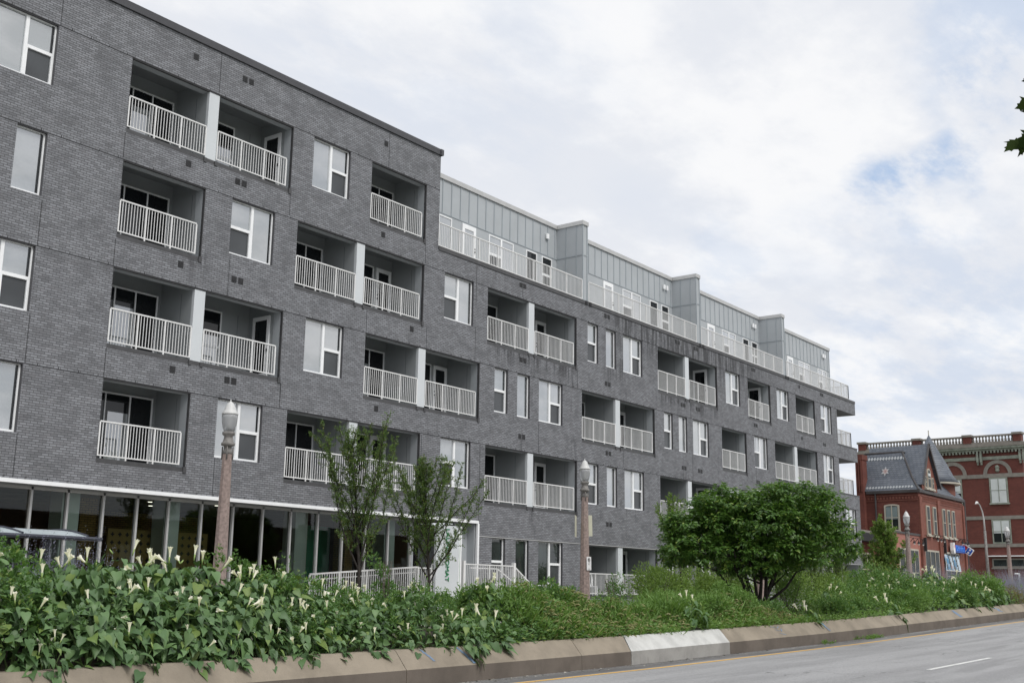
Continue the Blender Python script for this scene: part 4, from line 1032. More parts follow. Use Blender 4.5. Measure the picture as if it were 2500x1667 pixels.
# iron sconces and gooseneck lights
def sconce(x, z, lab):
    t = thing('wall_sconce', (x,BY-.06,z), lab, 'wall lamp')
    m_ = MB(); m_.box(-.09,-.34,-.55,.09,-.16,.45); m_.build('lamp_body', 'joint', t)
    m_ = MB(); m_.bar((0,0,0),(0,-.2,0),.05); m_.build('bracket', 'joint', t)
sconce(88.2,4.0,'black box lamp at the corner of the slate roofed building'); sconce(93.0,4.0,'black box lamp between the two painted shop windows')
M['bulb'] = plain('white_bulb', (.85,.82,.78), .4, .02)
for k, x in enumerate((84.6,85.6,86.6,90.2,91.0,91.8,96.6,97.4,98.2)):
    z = 4.05 if x < 88 else 4.5
    t = thing('gooseneck_light', (x,BY-.05,z), ('small black gooseneck light over the pink annex shop window' if x < 88 else 'small black gooseneck light between the sconces on the painted front' if x < 93 else 'small black gooseneck light above the blue shop sign'), 'wall light',
       'gooseneck lights over the pink annex' if x < 88 else 'gooseneck lights on the painted front' if x < 93 else 'gooseneck lights above the blue sign')
    m_ = MB(); m_.tube([(0,0,0),(0,-.25,.28),(0,-.55,.2),(0,-.6,-.02)],.025,5); m_.lathe([(.05,-.02),(.13,-.16)],8,(0,-.6,0)); m_.build('arm', 'joint', t)
    m_ = MB(); m_.lathe([(.03,-.12),(.07,-.18),(.05,-.26),(.01,-.28)],8,(0,-.6,0)); m_.build('bulb', 'bulb', t)
# blue shop sign
M['signblue'] = plain('sign_blue', (.012,.085,.42), .4, .08, 2); M['signred'] = plain('sign_red', (.50,.022,.03), .4, .08, 2); M['sky_blue'] = plain('letter_blue', (.07,.26,.80), .4, .05, 2)
T = thing('shop_sign', (96.3,BY-.3,3.6), 'blue shop sign with light blue lettering and a white tile end', 'shop sign', world=True)
q = MB(); q.box(95.2,BY-.42,3.62,97.9,BY-.2,4.2); q.build('sign_box', 'signblue', T)
q = MB(); q.prism([(94.66,3.75),(94.80,3.52),(95.10,3.52),(95.18,4.0),(95.02,4.36),(94.74,4.36)],BY-.46,BY-.2); q.build('sign_tile', 'signwhite', T)
q = MB(); q.face([(94.92,BY-.465,4.05),(95.02,BY-.465,3.85),(95.13,BY-.465,4.05),(95.02,BY-.465,4.28)]); q.build('tile_mark', 'signred', T)
Mt = Matrix(((1,0,0,96.58),(0,0,-1,BY-.44),(0,1,0,3.93),(0,0,0,1)))
text_obj('sign_letters', "Domino's", .62, 'sky_blue', T, Mt, .03)
T = thing('projecting_logo_sign', (98.3,27.6,3.6), 'tilted red and blue tile logo sign with white dots, projecting from the building corner', 'sign', world=True)
# frame: a along the long edge (toward the street and down), b across
c_ = Vector((98.3,27.57,3.93)); a_ = Vector((0,-.68,-.50)).normalized(); b_ = Vector((0,-.50,.68)).normalized()
def dom(mb, u0, u1, v0, v1, off):
    nrm = Vector((-1,0,0)); mb.face([c_+a_*u+b_*v+nrm*off for u,v in ((u0,v0),(u1,v0),(u1,v1),(u0,v1))])
def dompoly(mb, u, v, r, off, n=14):
    mb.face([c_+a_*(u+r*math.cos(2*PI*k/n))+b_*(v+r*math.sin(2*PI*k/n))+Vector((-1,0,0))*off for k in range(n)])
q = MB()
co = [(-.50,-.25),(-.46,-.29),(.46,-.29),(.50,-.25),(.50,.25),(.46,.29),(-.46,.29),(-.50,.25)]
f0 = [c_+a_*u+b_*v for u,v in co]; f1 = [p+Vector((.14,0,0)) for p in f0]
q.face(f0); q.face(f1[::-1])
for k in range(8): q.face([f0[k],f1[k],f1[(k+1)%8],f0[(k+1)%8]])
q.build('sign_tile', 'signwhite', T)
q = MB(); dom(q,-.45,-.02,-.23,.23,.006); q.build('red_field', 'signred', T)
q = MB(); dom(q,.02,.45,-.23,.23,.006); q.build('blue_field', 'signblue', T)
q = MB(); dompoly(q,-.235,0,.085,.012); dompoly(q,.235,-.12,.085,.012); dompoly(q,.235,.12,.085,.012); q.build('white_dot', 'signwhite', T)
q = MB(); q.bar((98.37,27.93,3.9),(98.37,27.6,3.9),.06); q.build('bracket', 'joint', T)
# banner
def banner_mat():
    m, g, p = new_mat('blue_white_banner'); tc = g.new('ShaderNodeTexCoord').outputs['Object']
    n = g.noise(g.mapping(tc, (1.2,1,2.2), (3,0,1)), 1.1, 3); n2 = g.noise(tc, 2.3, 2)
    c = g.mix(g.ramp(n,.42,.55), (.10,.27,.45,1), (.55,.66,.75,1)); c = g.mix(g.ramp(n2,.62,.70,0,.7), c, (.50,.12,.11,1)); g.l.new(c, p.inputs['Base Color']); return m
M['banner'] = banner_mat()
T = thing('banner', (95.2,BY-.14,2.3), 'creased blue and white vinyl banner hung below the blue shop sign', 'banner', world=True)
q = MB(); nx = 14
for i in range(nx):
    for j in range(6):
        def bp(i,j): 
            x = 93.35+3.9*i/nx; z = 2.2+1.2*j/6-.12*math.sin(PI*i/nx)*(j/6); return (x, BY-.14-.05*math.sin(i*1.9+j*.8), z)
        q.face([bp(i,j),bp(i+1,j),bp(i+1,j+1),bp(i,j+1)])
q.build('banner_sheet', 'banner', T, True)
q = MB(); q.box(93.35,BY-.2,2.14,97.25,BY-.17,2.20); q.build('banner_hem', 'signwhite', T)
q = MB(); q.box(94.0,BY-.10,3.36,96.6,BY-.061,3.6); q.build('banner_backing', 'cream', T)

# ---------------------------------------------------------------- large red brick block behind
M['opp'] = plain('brown_brick_wall', (.055,.035,.025), .9, .3, .4)
M['red2'] = brick_mat('deep_red_brick', (.150,.044,.033), (.115,.034,.027), (.11,.05,.042), .21, .075, .006, patch=.2)
LB = thing('large_brick_building', (124,34,-.2), 'large deep red brick building with a stone balustrade along its roof', 'building', world=True)
LX = 118.0; LY0, LY1 = 27.3, 43.4
q = MB(); q.box(LX,LY0,-.5,150,LY1,14.55); q.build('wall', 'red2', LB)
q = MB(); q.box(LX-.06,LY0-.06,11.60,150,LY1,11.98); q.box(LX-.06,LY0-.06,7.58,150,LY1,7.92); q.box(LX-.12,LY0-.12,4.93,150,LY1,5.25); q.build('stone_course', 'stone', LB)
q = MB(); q.box(LX-.10,LY0-.1,13.38,150,LY1,13.70); q.box(LX-.55,LY0-.55,14.42,150,LY1,14.62); q.box(LX-.35,LY0-.35,14.25,150,LY1,14.42); q.build('cornice', 'greenstone', LB)
q = MB(); q.box(LX-.62,LY0-.62,14.62,150,LY1,14.88); q.box(LX-.2,LY0-.2,14.88,150,LY1,15.05); q.build('cornice_top', 'stone', LB)
y = LY0-.3
k = 0
while y < LY1-.3:
    q = MB(); q.box(LX-.36,y,14.02,LX-.061,y+.16,14.25)
    if k % 12 in (0,1) : q.box(LX-.32,y+.0,13.15,LX-.061,y+.2,14.02); q.box(LX-.22,y+.02,12.9,LX-.061,y+.18,13.15)
    y += .33; k += 1; q.build('cornice_bracket', 'greenstone', LB)
for y in (27.2,31.9,36.9,42.6):
    q = MB(); q.box(LX-.25,y,15.05,LX+.65,y+.75,15.72); q.build('balustrade_pier', 'red2', LB)
q = MB()
for y in (27.2,31.9,36.9,42.6): q.box(LX-.35,y-.1,15.72,LX+.75,y+.85,15.93)
for a, b in ((27.95,31.9),(32.65,36.9),(37.65,42.6)): q.box(LX-.05,a,15.68,LX+.3,b,15.84); q.box(LX-.08,a,15.05,LX+.33,b,15.16)
q.build('balustrade_rail', 'stone', LB)
for a, b in ((27.95,31.9),(32.65,36.9),(37.65,42.6)):
    n_ = int((b-a)/.3)
    for k in range(n_):
        y = a+(b-a)*(k+.5)/n_; q = MB(); q.lathe([(.08,15.16),(.12,15.24),(.12,15.38),(.06,15.5),(.08,15.6),(.09,15.68)],6,(LX+.12,y,0)); q.build('baluster', 'stone', LB)
# arch and windows on the street-side gable wall
n_ = 20
for (yc) in (29.65,33.9):
    q = MB()
    for k in range(n_):
        t0 = PI*k/n_; t1 = PI*(k+1)/n_; pts = []
        P_ = lambda r,t,x: (x, yc+r*math.cos(t), 12.0+r*math.sin(t)*1.0)
        a, b = .98, 1.33
        q.face([P_(a,t0,LX-.07),P_(a,t1,LX-.07),P_(b,t1,LX-.07),P_(b,t0,LX-.07)]); q.face([P_(b,t0,LX-.07),P_(b,t1,LX-.07),P_(b,t1,LX),P_(b,t0,LX)]); q.face([P_(a,t0,LX-.07),P_(a,t0,LX),P_(a,t1,LX),P_(a,t1,LX-.07)])
    q.box(LX-.10,yc-1.35,11.62,LX-.0605,yc+1.35,12.0)
    q.build('window_arch', 'stone', LB)
q = MB(); q.lathe([(.1,0),(.2,.12),(.16,.3),(.22,.5),(.1,.65)],10,(LX-.05,29.65,12.15)); q.build('carved_medallion', 'greenstone', LB)
bwin(LB,'w',28.8,30.5,9.15,11.6,0,face='W',X=LX,mull=1,glass='oldglass',frame='greenstone',blinds=.93)
bwin(LB,'w',33.1,34.7,9.15,11.6,0,face='W',X=LX,mull=1,glass='oldglass',frame='greenstone',blinds=.5)
bwin(LB,'w',28.8,30.55,5.27,7.55,0,face='W',X=LX,mull=1,glass='oldglass',frame='greenstone',sill=False,blinds=.5)
q = MB(); q.box(LX-.12,28.75,9.02,LX-.001,30.6,9.14); q.build('window_sill', 'stone', LB)
for y0 in (27.75,29.3): bwin(LB,'s',y0,y0+1.45,3.0,3.85,0,face='W',X=LX,split=0,mull=0,frame='stone')
q = MB(); q.box(LX-.5,27.2,4.03,LX-.001,31.0,4.12); q.build('door_canopy', 'white', LB)
# more of the street beyond, very small
for (x, y, w_, d_, h_, mt, lab) in ((150.5,27.6,18,20,12.2,'red_paint','distant lower orange brick block down the street'),):
    T = thing('brick_building', (x+w_/2,y+d_/2,0), lab, 'building', world=True)
    q = MB(); q.box(x,y,-.5,x+w_,y+d_,h_); q.build('wall', mt, T)
    q = MB(); q.box(x-.2,y-.2,h_-.3,x+w_,y+d_,h_+.2); q.build('cornice', 'stone', T)
    for k in range(5): bwin(T,'w',x+1+k*3.3,x+2.4+k*3.3,5.0,7.4,y)
T = thing('brown_brick_row', (30,-32,-1.6), 'brown brick row across the street, mirrored in the storefront glass', 'building', world=True)
q = MB(); q.box(-40,-48,-1.8,120,-30,6.0); q.build('wall', 'opp', T)
q = MB()
for k in range(26): q.box(-36+k*6,-30.0,1.2,-34+k*6,-29.95,3.6)
q.build('window_row', 'whiteblind', T)
# small white vent post on the far sidewalk
T = thing('bollard_post', (88.0,21.2,zs(88)), 'short white pipe post beside the farthest street lamp', 'post')
q = MB(); q.tube([(0,0,0),(0,0,2.05)],.07,8); q.tube([(0,0,2.0),(-.35,.2,2.02)],.05,6); q.build('pipe', 'white', T)

# ---------------------------------------------------------------- planting
def rdir(n):
    return norm(RNG.normal(size=(n,3)))
# --- datura plants: a low dome of large drooping leaves, seed pods and upright trumpets
def trumpet(L=.19, bud=False):
    q = MB(); n = 10
    if bud:
        q.cur = 1; q.tube([(0,0,0),(0,0,L*.4),(0,0,L*.75)],[.010,.013,.004],6); return q
    q.cur = 1; q.tube([(0,0,0),(0,0,L*.42)],[.009,.012],6)
    q.cur = 0; prof = [(.010,L*.35),(.013,L*.55),(.017,L*.72),(.025,L*.88),(.038,L*.97)]; i0 = len(q.v)
    for k, (r, z) in enumerate(prof):
        for j in range(n):
            t = 2*PI*j/n; rr = r*(1.15 if j % 2 == 0 else .9) if k == 4 else r
            q.v.append((rr*math.cos(t), rr*math.sin(t), z+(.014 if (k == 4 and j % 2 == 0) else 0)))
    for k in range(len(prof)-1):
        for j in range(n):
            q.f.append((i0+k*n+j, i0+k*n+(j+1)%n, i0+(k+1)*n+(j+1)%n, i0+(k+1)*n+j)); q.mi.append(0)
    return q
def datura(name_i, R=.55, H=.62, nl=120, nf=5, dark=False, lsc=1.):
    nl = int(nl*.72)
    r_ = np.random.default_rng(100+name_i)
    th = r_.uniform(0, 2*PI, nl); ph = np.arccos(r_.uniform(-.45, 1, nl)); rad = r_.uniform(.72, 1.05, nl)
    n = np.stack([np.sin(ph)*np.cos(th), np.sin(ph)*np.sin(th), np.cos(ph)], 1)
    P = n*np.array([R,R,H])*rad[:,None]
    out = np.stack([np.cos(th), np.sin(th), np.zeros(nl)], 1)
    D = out*.9+np.array([0,0,-1])*r_.uniform(.25,1.3,nl)[:,None]+r_.normal(size=(nl,3))*.30
    N = n+np.array([0,0,.55])+r_.normal(size=(nl,3))*.25
    S = r_.uniform(.15,.25,nl)*(1.18-.42*np.cos(ph))*lsc
    V1, F1 = leaves(P, D, N, S, T_heart())
    V2, F2 = leaves((P*.82+r_.normal(size=(nl,3))*.05)[::2], D[::2], N[::2], S[::2]*.85, T_heart())
    V, F, mi = merge([(V1,F1,0),(V2,F2,0)])
    return V, F, n, r_
STEM = {}
def make_datura(i, nf, **kw):
    R = kw.get('R', .55); H = kw.get('H', .62)
    V, F, n, r_ = datura(i, **kw)
    root = thing('datura_plant', (0,0,0), 'datura', 'flowering plant')
    me_o = big_mesh('foliage', V, F, 'datura', root)
    q = MB()
    for k in range(7):
        a = r_.uniform(0,2*PI); q.tube([(0,0,-.55),(math.cos(a)*R*.35,math.sin(a)*R*.35,-.05),(math.cos(a)*R*.7,math.sin(a)*R*.7,H*.55)],[.014,.011,.006],5)
    q.build('stem', 'datura_stem', root)
    for k in range(nf):
        a = r_.uniform(0,2*PI); el = r_.uniform(.1,1.05)**.7; 
        d = Vector((math.sin(el)*math.cos(a), math.sin(el)*math.sin(a), math.cos(el)))
        bud = k % 4 == 3
        q = trumpet(r_.uniform(.18,.26)*(1 if not bud else .7), bud)
        o = q.build('flower_bud' if bud else 'flower', ['flower','calyx'], root, True)
        o.location = Vector((d.x*R*.93, d.y*R*.93, d.z*H*.97))
        ax = (d*(.5+r_.uniform(0,1.1))+Vector((r_.normal()*.5, r_.normal()*.5, .8))).normalized()
        if r_.uniform() < .22: ax = (d+Vector((r_.normal()*.6,r_.normal()*.6,-.35))).normalized()
        o.rotation_mode = 'QUATERNION'; o.rotation_quaternion = ax.to_track_quat('Z','Y')
    return root
protos = [make_datura(0, 7, R=.55, H=.60, nl=125), make_datura(1, 6, R=.50, H=.62, nl=115), make_datura(2, 8, R=.60, H=.58, nl=135), make_datura(3, 3, R=.48, H=.55, nl=110), make_datura(4, 5, R=.42, H=.45, nl=80)]
used = [False]*5
def put_datura(i, x, y, z, s, label, group=None):
    o = protos[i] if not used[i] else copy_tree(protos[i]); used[i] = True
    o.location = (x,y,z); o.rotation_euler = (0,0,random.uniform(0,6.28)); o.scale = (s,s,s)
    o['label'] = label
    if group: o['group'] = group
    elif 'group' in o: del o['group']
    return o
TX = [-5,7,8.5,9.5,10.5,12.4,13.4,14.4,15.5,17,18,19.4,21,22.6,25.5,29,33,36.6,40,45,48,54,61,65,80,150]
TZ_ = [.5,.46,.52,.38,.46,.42,.26,.10,.08,-.08,-.06,-.05,-.18,-.46,-.50,-.30,-.22,-.30,.06,.36,.72,.85,.75,.9,1.1,1.2]
MND = [(RNG.uniform(5,90), RNG.uniform(13.9,16.8), RNG.uniform(.26,.62), RNG.uniform(.10,.48)) for _ in range(230)]
MND = np.array([m_ for m_ in MND if m_[0] > 12.5 and not (31.5 < m_[0] < 36.5)] + [(19.8,14.9,1.0,.16),(20.8,14.5,.8,.14),(29.3,14.8,1.1,.22),(31,14.7,.9,.16)])
def top(x, y):
    """height of the planting over the kerb line at (x,y)"""
    base = kt(x); T_ = float(np.interp(x, TX, TZ_)); u = (y-13.80)/1.5
    prof = max(0., min(1., u))**.62 if u > 0 else 0.
    if y > 16.3: prof *= max(.35, 1-(y-16.3)*.6)
    b_ = 0.
    if x > 12.5:
        b_ = float(np.sum(MND[:,3]*np.exp(-(((x-MND[:,0])/(MND[:,2]*(1+max(0,x-25)*.02)))**2+((y-MND[:,1])/MND[:,2])**2))))
        b_ = min(b_, .55)-.17
    return base+.10+(T_-base-.10)*prof+b_*min(1.,max(0.,(y-13.75)/.35))
topv = np.vectorize(top)
# dense near mass
n_ = 0
for x, y, i, s in [(7.0,14.35,3,.9),(7.6,14.9,1,.95),(8.3,14.3,1,.85),(8.9,14.95,3,1.),(9.4,14.3,2,.85),(9.7,15.1,0,1.05),(10.3,14.45,0,.95),(10.5,15.35,2,1.0),(11.1,14.35,1,.9),(11.1,15.1,0,1.1),(11.8,14.4,2,.92),(11.9,15.3,1,1.1),(12.5,14.4,3,.95),(12.7,15.0,0,1.),(13.2,14.4,0,.82),(13.5,15.2,3,.95),(14.0,14.5,3,.85),(14.4,15.2,2,.85),(14.9,14.5,1,.75),(15.3,15.3,0,.85),(15.9,14.5,3,.78),(16.1,15.4,2,.85),(16.7,14.9,0,.72),(8.0,15.5,2,1.)]:
    h = (.60,.62,.58,.55,.45)[i]*s
    put_datura(i, x, y, top(x,y)-h+.06, s, 'white flowered datura in the dense mass behind the near kerb', 'datura plants massed at the near end of the median')
for x, i, s in ((16.9,0,.9),(17.2,2,.7),(7.3,3,.72),(8.6,1,.7),(9.9,4,.95),(10.9,3,.75),(11.5,4,.9),(12.3,1,.68),(13.0,4,.85),(13.8,3,.62),(14.5,4,.8),(15.6,4,.75),(16.4,4,.7)):
    put_datura(i, x, 14.02, kt(x)-.05, s, 'white flowered datura in the dense mass behind the near kerb', 'datura plants massed at the near end of the median')
put_datura(4, 17.85, 14.15, top(17.85,14.15)-.30, 1.2, 'low datura with big leaves hanging over the kerb, right end of the near mass')
put_datura(4, 19.5, 15.3, -.30, 1.1, 'datura behind the fine weeds, in front of the entrance stair rail')
put_datura(4, 26.1, 14.12, top(26.1,14.12)-.30, 1.05, 'small datura behind the pale repaired kerb section')
put_datura(4, 33.4, 14.15, top(33.4,14.15)-.38, 1.4, 'datura clump in front of the bushy tree with hanging leaves')
put_datura(4, 40.4, 14.15, top(40.4,14.15)-.40, 1.5, 'datura clump by itself between the bushy tree and the far mass')
put_datura(4, 38.5, 15.4, -.20, 1., 'datura standing behind the feathery weeds right of the bushy tree')
for k in range(24):
    x = 42.8+(k % 8)*1.75+random.uniform(-.5,.5); y = 14.35+(k//8)*.62+random.uniform(-.15,.15); i = k % 4; s = random.uniform(.95,1.3)
    h = (.60,.62,.58,.55)[i]*s
    if y < 14.7 and x < 47: continue
    put_datura(i, x, y, top(x,y)-h+.10, s, 'white flowered datura in the far mass toward the slate roofed building', 'datura plants massed at the far end of the median')

# --- fine weeds, feathery herbs and grass: nobody could count them
def sample_x(n, x0, x1):
    """more plants where they show larger"""
    t = RNG.uniform(0,1,n); a = 1/(x0+6.); b = 1/(x1+6.)
    return 1/(a+(b-a)*t)-6.
def cover(name, mat, n, x0, x1, y0, y1, size, T, up_, label, depth=.28, jitter=.05, bumpy=.12, seed=0, droop=.0, mask=None, lift=0.):
    x = sample_x(n, x0, x1); y = RNG.uniform(y0, y1, n)
    bz = bumpy*(np.sin(x*3.1+seed)*np.cos(y*4.3+seed)+.6*np.sin(x*7.7+y*5.1+seed*2))
    if mask is not None:
        k = mask(x, y); x, y, bz = x[k], y[k], bz[k]
    z = topv(x, y)+bz-RNG.exponential(depth, len(x))*.6+lift
    z = np.maximum(z, topv(x, np.full(len(x),13.8))-.05)
    P = np.stack([x,y,z],1); P += RNG.normal(size=P.shape)*jitter
    D = RNG.normal(size=P.shape); D[:,2] = np.abs(D[:,2])*.4+up_-droop; D[:,1] -= .35
    N = RNG.normal(size=P.shape)*.5+np.array([0,-.5,1.])
    S = RNG.uniform(size[0], size[1], len(x))
    V, F = leaves(P, D, N, S, T)
    o = big_mesh(name, V, F, mat); tag(o, label, 'ground cover', kind='stuff'); return o
cover('leafy_weeds','weed',15000,6,23,13.95,16.9,(.045,.095),T_small(),.35,'fine green leafy weeds between and behind the near datura plants',.3,.05,.16,1,mask=lambda x,y: ~((x>8.8)&(x<13.4)))
cover('feathery_weeds','feather',15000,20,44,13.92,17.0,(.05,.11),T_small(),.55,'bright feathery green weeds filling the middle of the median',.25,.05,.2,2)
cover('far_weeds','feather',14000,40,95,13.95,17.2,(.07,.15),T_small(),.45,'mixed green weeds toward the far end of the median',.3,.06,.2,3,mask=lambda x,y: (x < 49) | ((x < 56) & (y < 14.9-(x-49)*.08)))
cover('low_leaves','datura',2600,5,22,13.88,14.6,(.10,.18),T_heart(),.0,'dark broad leaves low down along the near kerb',.4,.04,.05,4,droop=.5)
cover('kerb_fringe','weed',2600,16.5,24,13.80,14.15,(.05,.12),T_small(),.1,'low weeds creeping over the top edge of the near kerb',.12,.04,.05,6,droop=.25)
cover('kerb_fringe_far','feather',6500,22.5,90,13.80,14.2,(.06,.13),T_small(),.2,'low weeds creeping over the top edge of the far kerb',.14,.05,.06,8,droop=.2)
# dense inner foliage so that one cannot look through the bed
n_ = 6500; x = sample_x(n_, 4.5, 26); y = RNG.uniform(14.9,16.9,n_); z = np.array([kt(a) for a in x])+.05+RNG.uniform(0,1,n_)*np.maximum(.1, topv(x,np.full(n_,15.2))-np.array([kt(a) for a in x])-.22)
V, F = leaves(np.stack([x,y,z],1), RNG.normal(size=(n_,3)), RNG.normal(size=(n_,3))+np.array([0,-.8,.5]), RNG.uniform(.12,.22,n_), T_heart())
tag(big_mesh('inner_foliage', V, F, 'datura'), 'shaded inner leaves deep inside the near planting', 'ground cover', kind='stuff')
# weeds in tufts: small whorled sprigs give the mass its texture
def tufts(name, mat, cx, cy, cz, per, r, size, T, label, up_=.8, spread=1.):
    n = len(cx); P = np.repeat(np.stack([cx,cy,cz],1), per, 0); h = RNG.uniform(0,1,n*per)
    a = RNG.uniform(0,2*PI,n*per); rr = np.repeat(r, per)*(1-h*.75)*spread*.6
    D = np.stack([np.cos(a), np.sin(a), np.full(n*per, up_)+RNG.normal(size=n*per)*.25],1)
    P = P+np.stack([np.cos(a)*rr*.5, np.sin(a)*rr*.5, h*np.repeat(r,per)*1.5],1)
    N = np.array([0,0,1.])+RNG.normal(size=P.shape)*.3
    V, F = leaves(P, D, N, RNG.uniform(size[0],size[1],n*per)*(1.15-h*.6), T)
    o = big_mesh(name, V, F, mat); tag(o, label, 'ground cover', kind='stuff'); return o
k = 760; cx = sample_x(k, 6.2, 24); cx = cx[~((cx > 9.2)&(cx < 12.8))]; k = len(cx); cy = RNG.uniform(14.0,16.3,k); cz = topv(cx,cy)-.12+RNG.normal(size=k)*.05
tufts('weed_sprigs','weed',cx,cy,cz,34,RNG.uniform(.10,.20,k),(.05,.10),T_small(),'small upright green weed sprigs among the near flowers')
k = 620; cx = sample_x(k, 19, 46); cy = RNG.uniform(14.0,16.4,k); cz = topv(cx,cy)-.14+RNG.normal(size=k)*.05
tufts('feathery_sprigs','feather',cx,cy,cz,34,RNG.uniform(.14,.28,k),(.06,.12),T_small(),'feathery light green sprigs in the middle of the median')
k = 520; cx = sample_x(k, 41, 55.5); cy = RNG.uniform(14.0,16.6,k); cy = np.where(cx > 49, np.minimum(cy, 14.9-(cx-49)*.08), cy); cz = topv(cx,cy)-.16+RNG.normal(size=k)*.08
tufts('far_sprigs','weed',cx,cy,cz,26,RNG.uniform(.2,.42,k),(.09,.17),T_small(),'taller green sprigs at the far end of the median')
# grass blades, arching over the kerb around the middle
def grass(name, mat, n, x0, x1, y0, y1, L, label, lean=-.5, z_off=-.25, T=None):
    x = sample_x(n, x0, x1); y = RNG.uniform(y0,y1,n); z = topv(x,y)+z_off
    P = np.stack([x,y,z],1); D = RNG.normal(size=P.shape)*.38; D[:,2] = 1.; D[:,1] += lean*np.clip((15-y),0,1)
    N = RNG.normal(size=P.shape); N[:,2] = .2
    V, F = leaves(P, D, N, RNG.uniform(L[0],L[1],n), T or T_blade()); o = big_mesh(name, V, F, mat)
    tag(o, label, 'grass', kind='stuff'); return o
grass('grass','grass',9000,19.5,34,13.9,16.5,(.22,.48),'long green grass arching over the middle of the kerb',-.8)
grass('tall_grass','feather',3500,23,31,14.4,17,(.3,.6),'light green grass standing beyond the pale kerb section',-.2,-.3)
def seedheads(n, x0, x1, y0, y1, label):
    x = sample_x(n,x0,x1); y = RNG.uniform(y0,y1,n); z = topv(x,y)+RNG.uniform(-.18,.10,n)
    Vs, Fs, o = [], [], 0
    seg = 5; sides = 4
    for a,b,c in zip(x,y,z):
        d = Vector((RNG.normal()*.7, -.9+RNG.normal()*.4, 0)).normalized(); L = RNG.uniform(.10,.17)
        for s_ in range(seg+1):
            t = s_/seg; p = Vector((a,b,c))+d*(L*math.sin(t*1.3))+Vector((0,0,L*(.9*t-.95*t*t))); r = .016*math.sin(PI*min(1,.15+t*.85))+.002
            sd = d.cross(Vector((0,0,1)))
            for j in range(sides):
                w_ = 2*PI*j/sides; Vs.append(tuple(p+sd*r*math.cos(w_)+Vector((0,0,r*math.sin(w_)))))
        for s_ in range(seg):
            for j in range(sides): Fs.append((o+s_*sides+j, o+s_*sides+(j+1)%sides, o+(s_+1)*sides+(j+1)%sides, o+(s_+1)*sides+j))
        o += (seg+1)*sides
    ob = big_mesh('foxtail_seedheads', np.array(Vs), np.array(Fs), 'seedhead'); tag(ob, label, 'grass', kind='stuff')
seedheads(900, 20, 25.5, 13.85, 15.2, 'arching foxtail seedheads hanging over the kerb before the second lamp post')
seedheads(650, 27.5, 33, 13.95, 15.4, 'foxtail seedheads in front of the bushy tree')
# small weeds in the gutter
k = 60; cx = np.concatenate([RNG.normal(36.6,.5,k), RNG.normal(33.0,.2,20)]); cy = RNG.uniform(13.15,13.48,k+20); cz = np.array([zr(a) for a in cx])
tufts('gutter_weeds','feather',cx,cy,cz,10,RNG.uniform(.04,.09,k+20),(.04,.08),T_small(),'small weeds sprouting in the gutter at the foot of the kerb')
n_ = 420; x = sample_x(n_, 14, 70); y = 13.48-RNG.exponential(.12, n_); y = np.clip(y, 12.8, 13.49); z = np.interp(x, RX, RZ)+.006
V, F = leaves(np.stack([x,y,z],1), np.stack([RNG.normal(size=n_), RNG.normal(size=n_), np.zeros(n_)],1), np.tile([0,0,1.],(n_,1))+RNG.normal(size=(n_,3))*.3, RNG.uniform(.02,.10,n_), T_small())
tag(big_mesh('gutter_litter', V, F, 'litter'), 'scattered grit, leaves and litter along the gutter', 'litter', kind='stuff')
# --- lavender coloured sage
def sage(i, x, y, zb, h, r, n, label):
    rr = np.random.default_rng(300+i); T = thing('sage_bush', (x,y,zb), label, 'shrub')
    P, D, S = [], [], []
    for k in range(n):
        a = rr.uniform(0,2*PI); rad = r*math.sqrt(rr.uniform()); lean = Vector((math.cos(a)*rad, math.sin(a)*rad, 0)); hh = h*rr.uniform(.65,1.08)
        d = (Vector((lean.x*.5, lean.y*.5, hh))).normalized()
        for m_ in range(28):
            t = .45+.55*m_/28; P.append(Vector((lean.x*.6,lean.y*.6,0))+d*hh*t+Vector(rr.normal(size=3)*.008)); D.append(d*.6+Vector(rr.normal(size=3)*.5)); S.append(rr.uniform(.022,.04)*(1.25-t*.55))
    P = np.array(P); D = np.array(D); V, F = leaves(P, D, rr.normal(size=P.shape), np.array(S), T_small()); big_mesh('flower_spikes', V, F, 'sage', T)
    ns_ = n//2; st_ = rr.uniform(0,2*PI,ns_); sr = r*np.sqrt(rr.uniform(0,1,ns_)); Ps = np.stack([np.cos(st_)*sr*.6, np.sin(st_)*sr*.6, np.zeros(ns_)],1); Ds = np.stack([np.cos(st_)*sr*.5, np.sin(st_)*sr*.5, np.full(ns_,h)],1)
    V, F = leaves(Ps, Ds, rr.normal(size=Ps.shape), rr.uniform(.6,.95,ns_)*h, (T_needle()[0]*np.array([.10,1,1]), T_needle()[1])); big_mesh('stems', V, F, 'sage', T)
    P2 = rr.normal(size=(n*7,3))*np.array([r*.55,r*.55,h*.18])+np.array([0,0,h*.3]); V, F = leaves(P2, rr.normal(size=P2.shape)+np.array([0,0,1]), rr.normal(size=P2.shape), rr.uniform(.03,.06,len(P2)), T_small())
    big_mesh('foliage', V, F, 'dry' if i > 90 else 'sage', T); return T
lab_n = ['lavender sage nearest the left edge, before the shelter roof','lavender sage spikes just left of the shelter post','lavender sage spikes under the right end of the shelter roof','low lavender sage between shelter and first datura flowers']
for i, (x, y, h) in enumerate(((9.45,16.3,1.75),(10.0,16.5,1.68),(10.5,16.4,1.80),(11.1,16.5,1.4))): sage(i, x, y, kt(x)+.1, h, .5, 60, lab_n[i])
far = [(50.5+i*1.75+random.uniform(-.4,.4), (16.3 if i < 5 else 15.2)+random.uniform(-.3,.7), 1.65+random.uniform(-.15,.25)) for i in range(24)]
for i, (x, y, h) in enumerate(far):
    o = sage(10+i, x, y, kt(x)+.05, h, 1.1, 150, 'hazy lavender sage at the far end of the median'); o['group'] = 'sage bushes at the far end of the median'
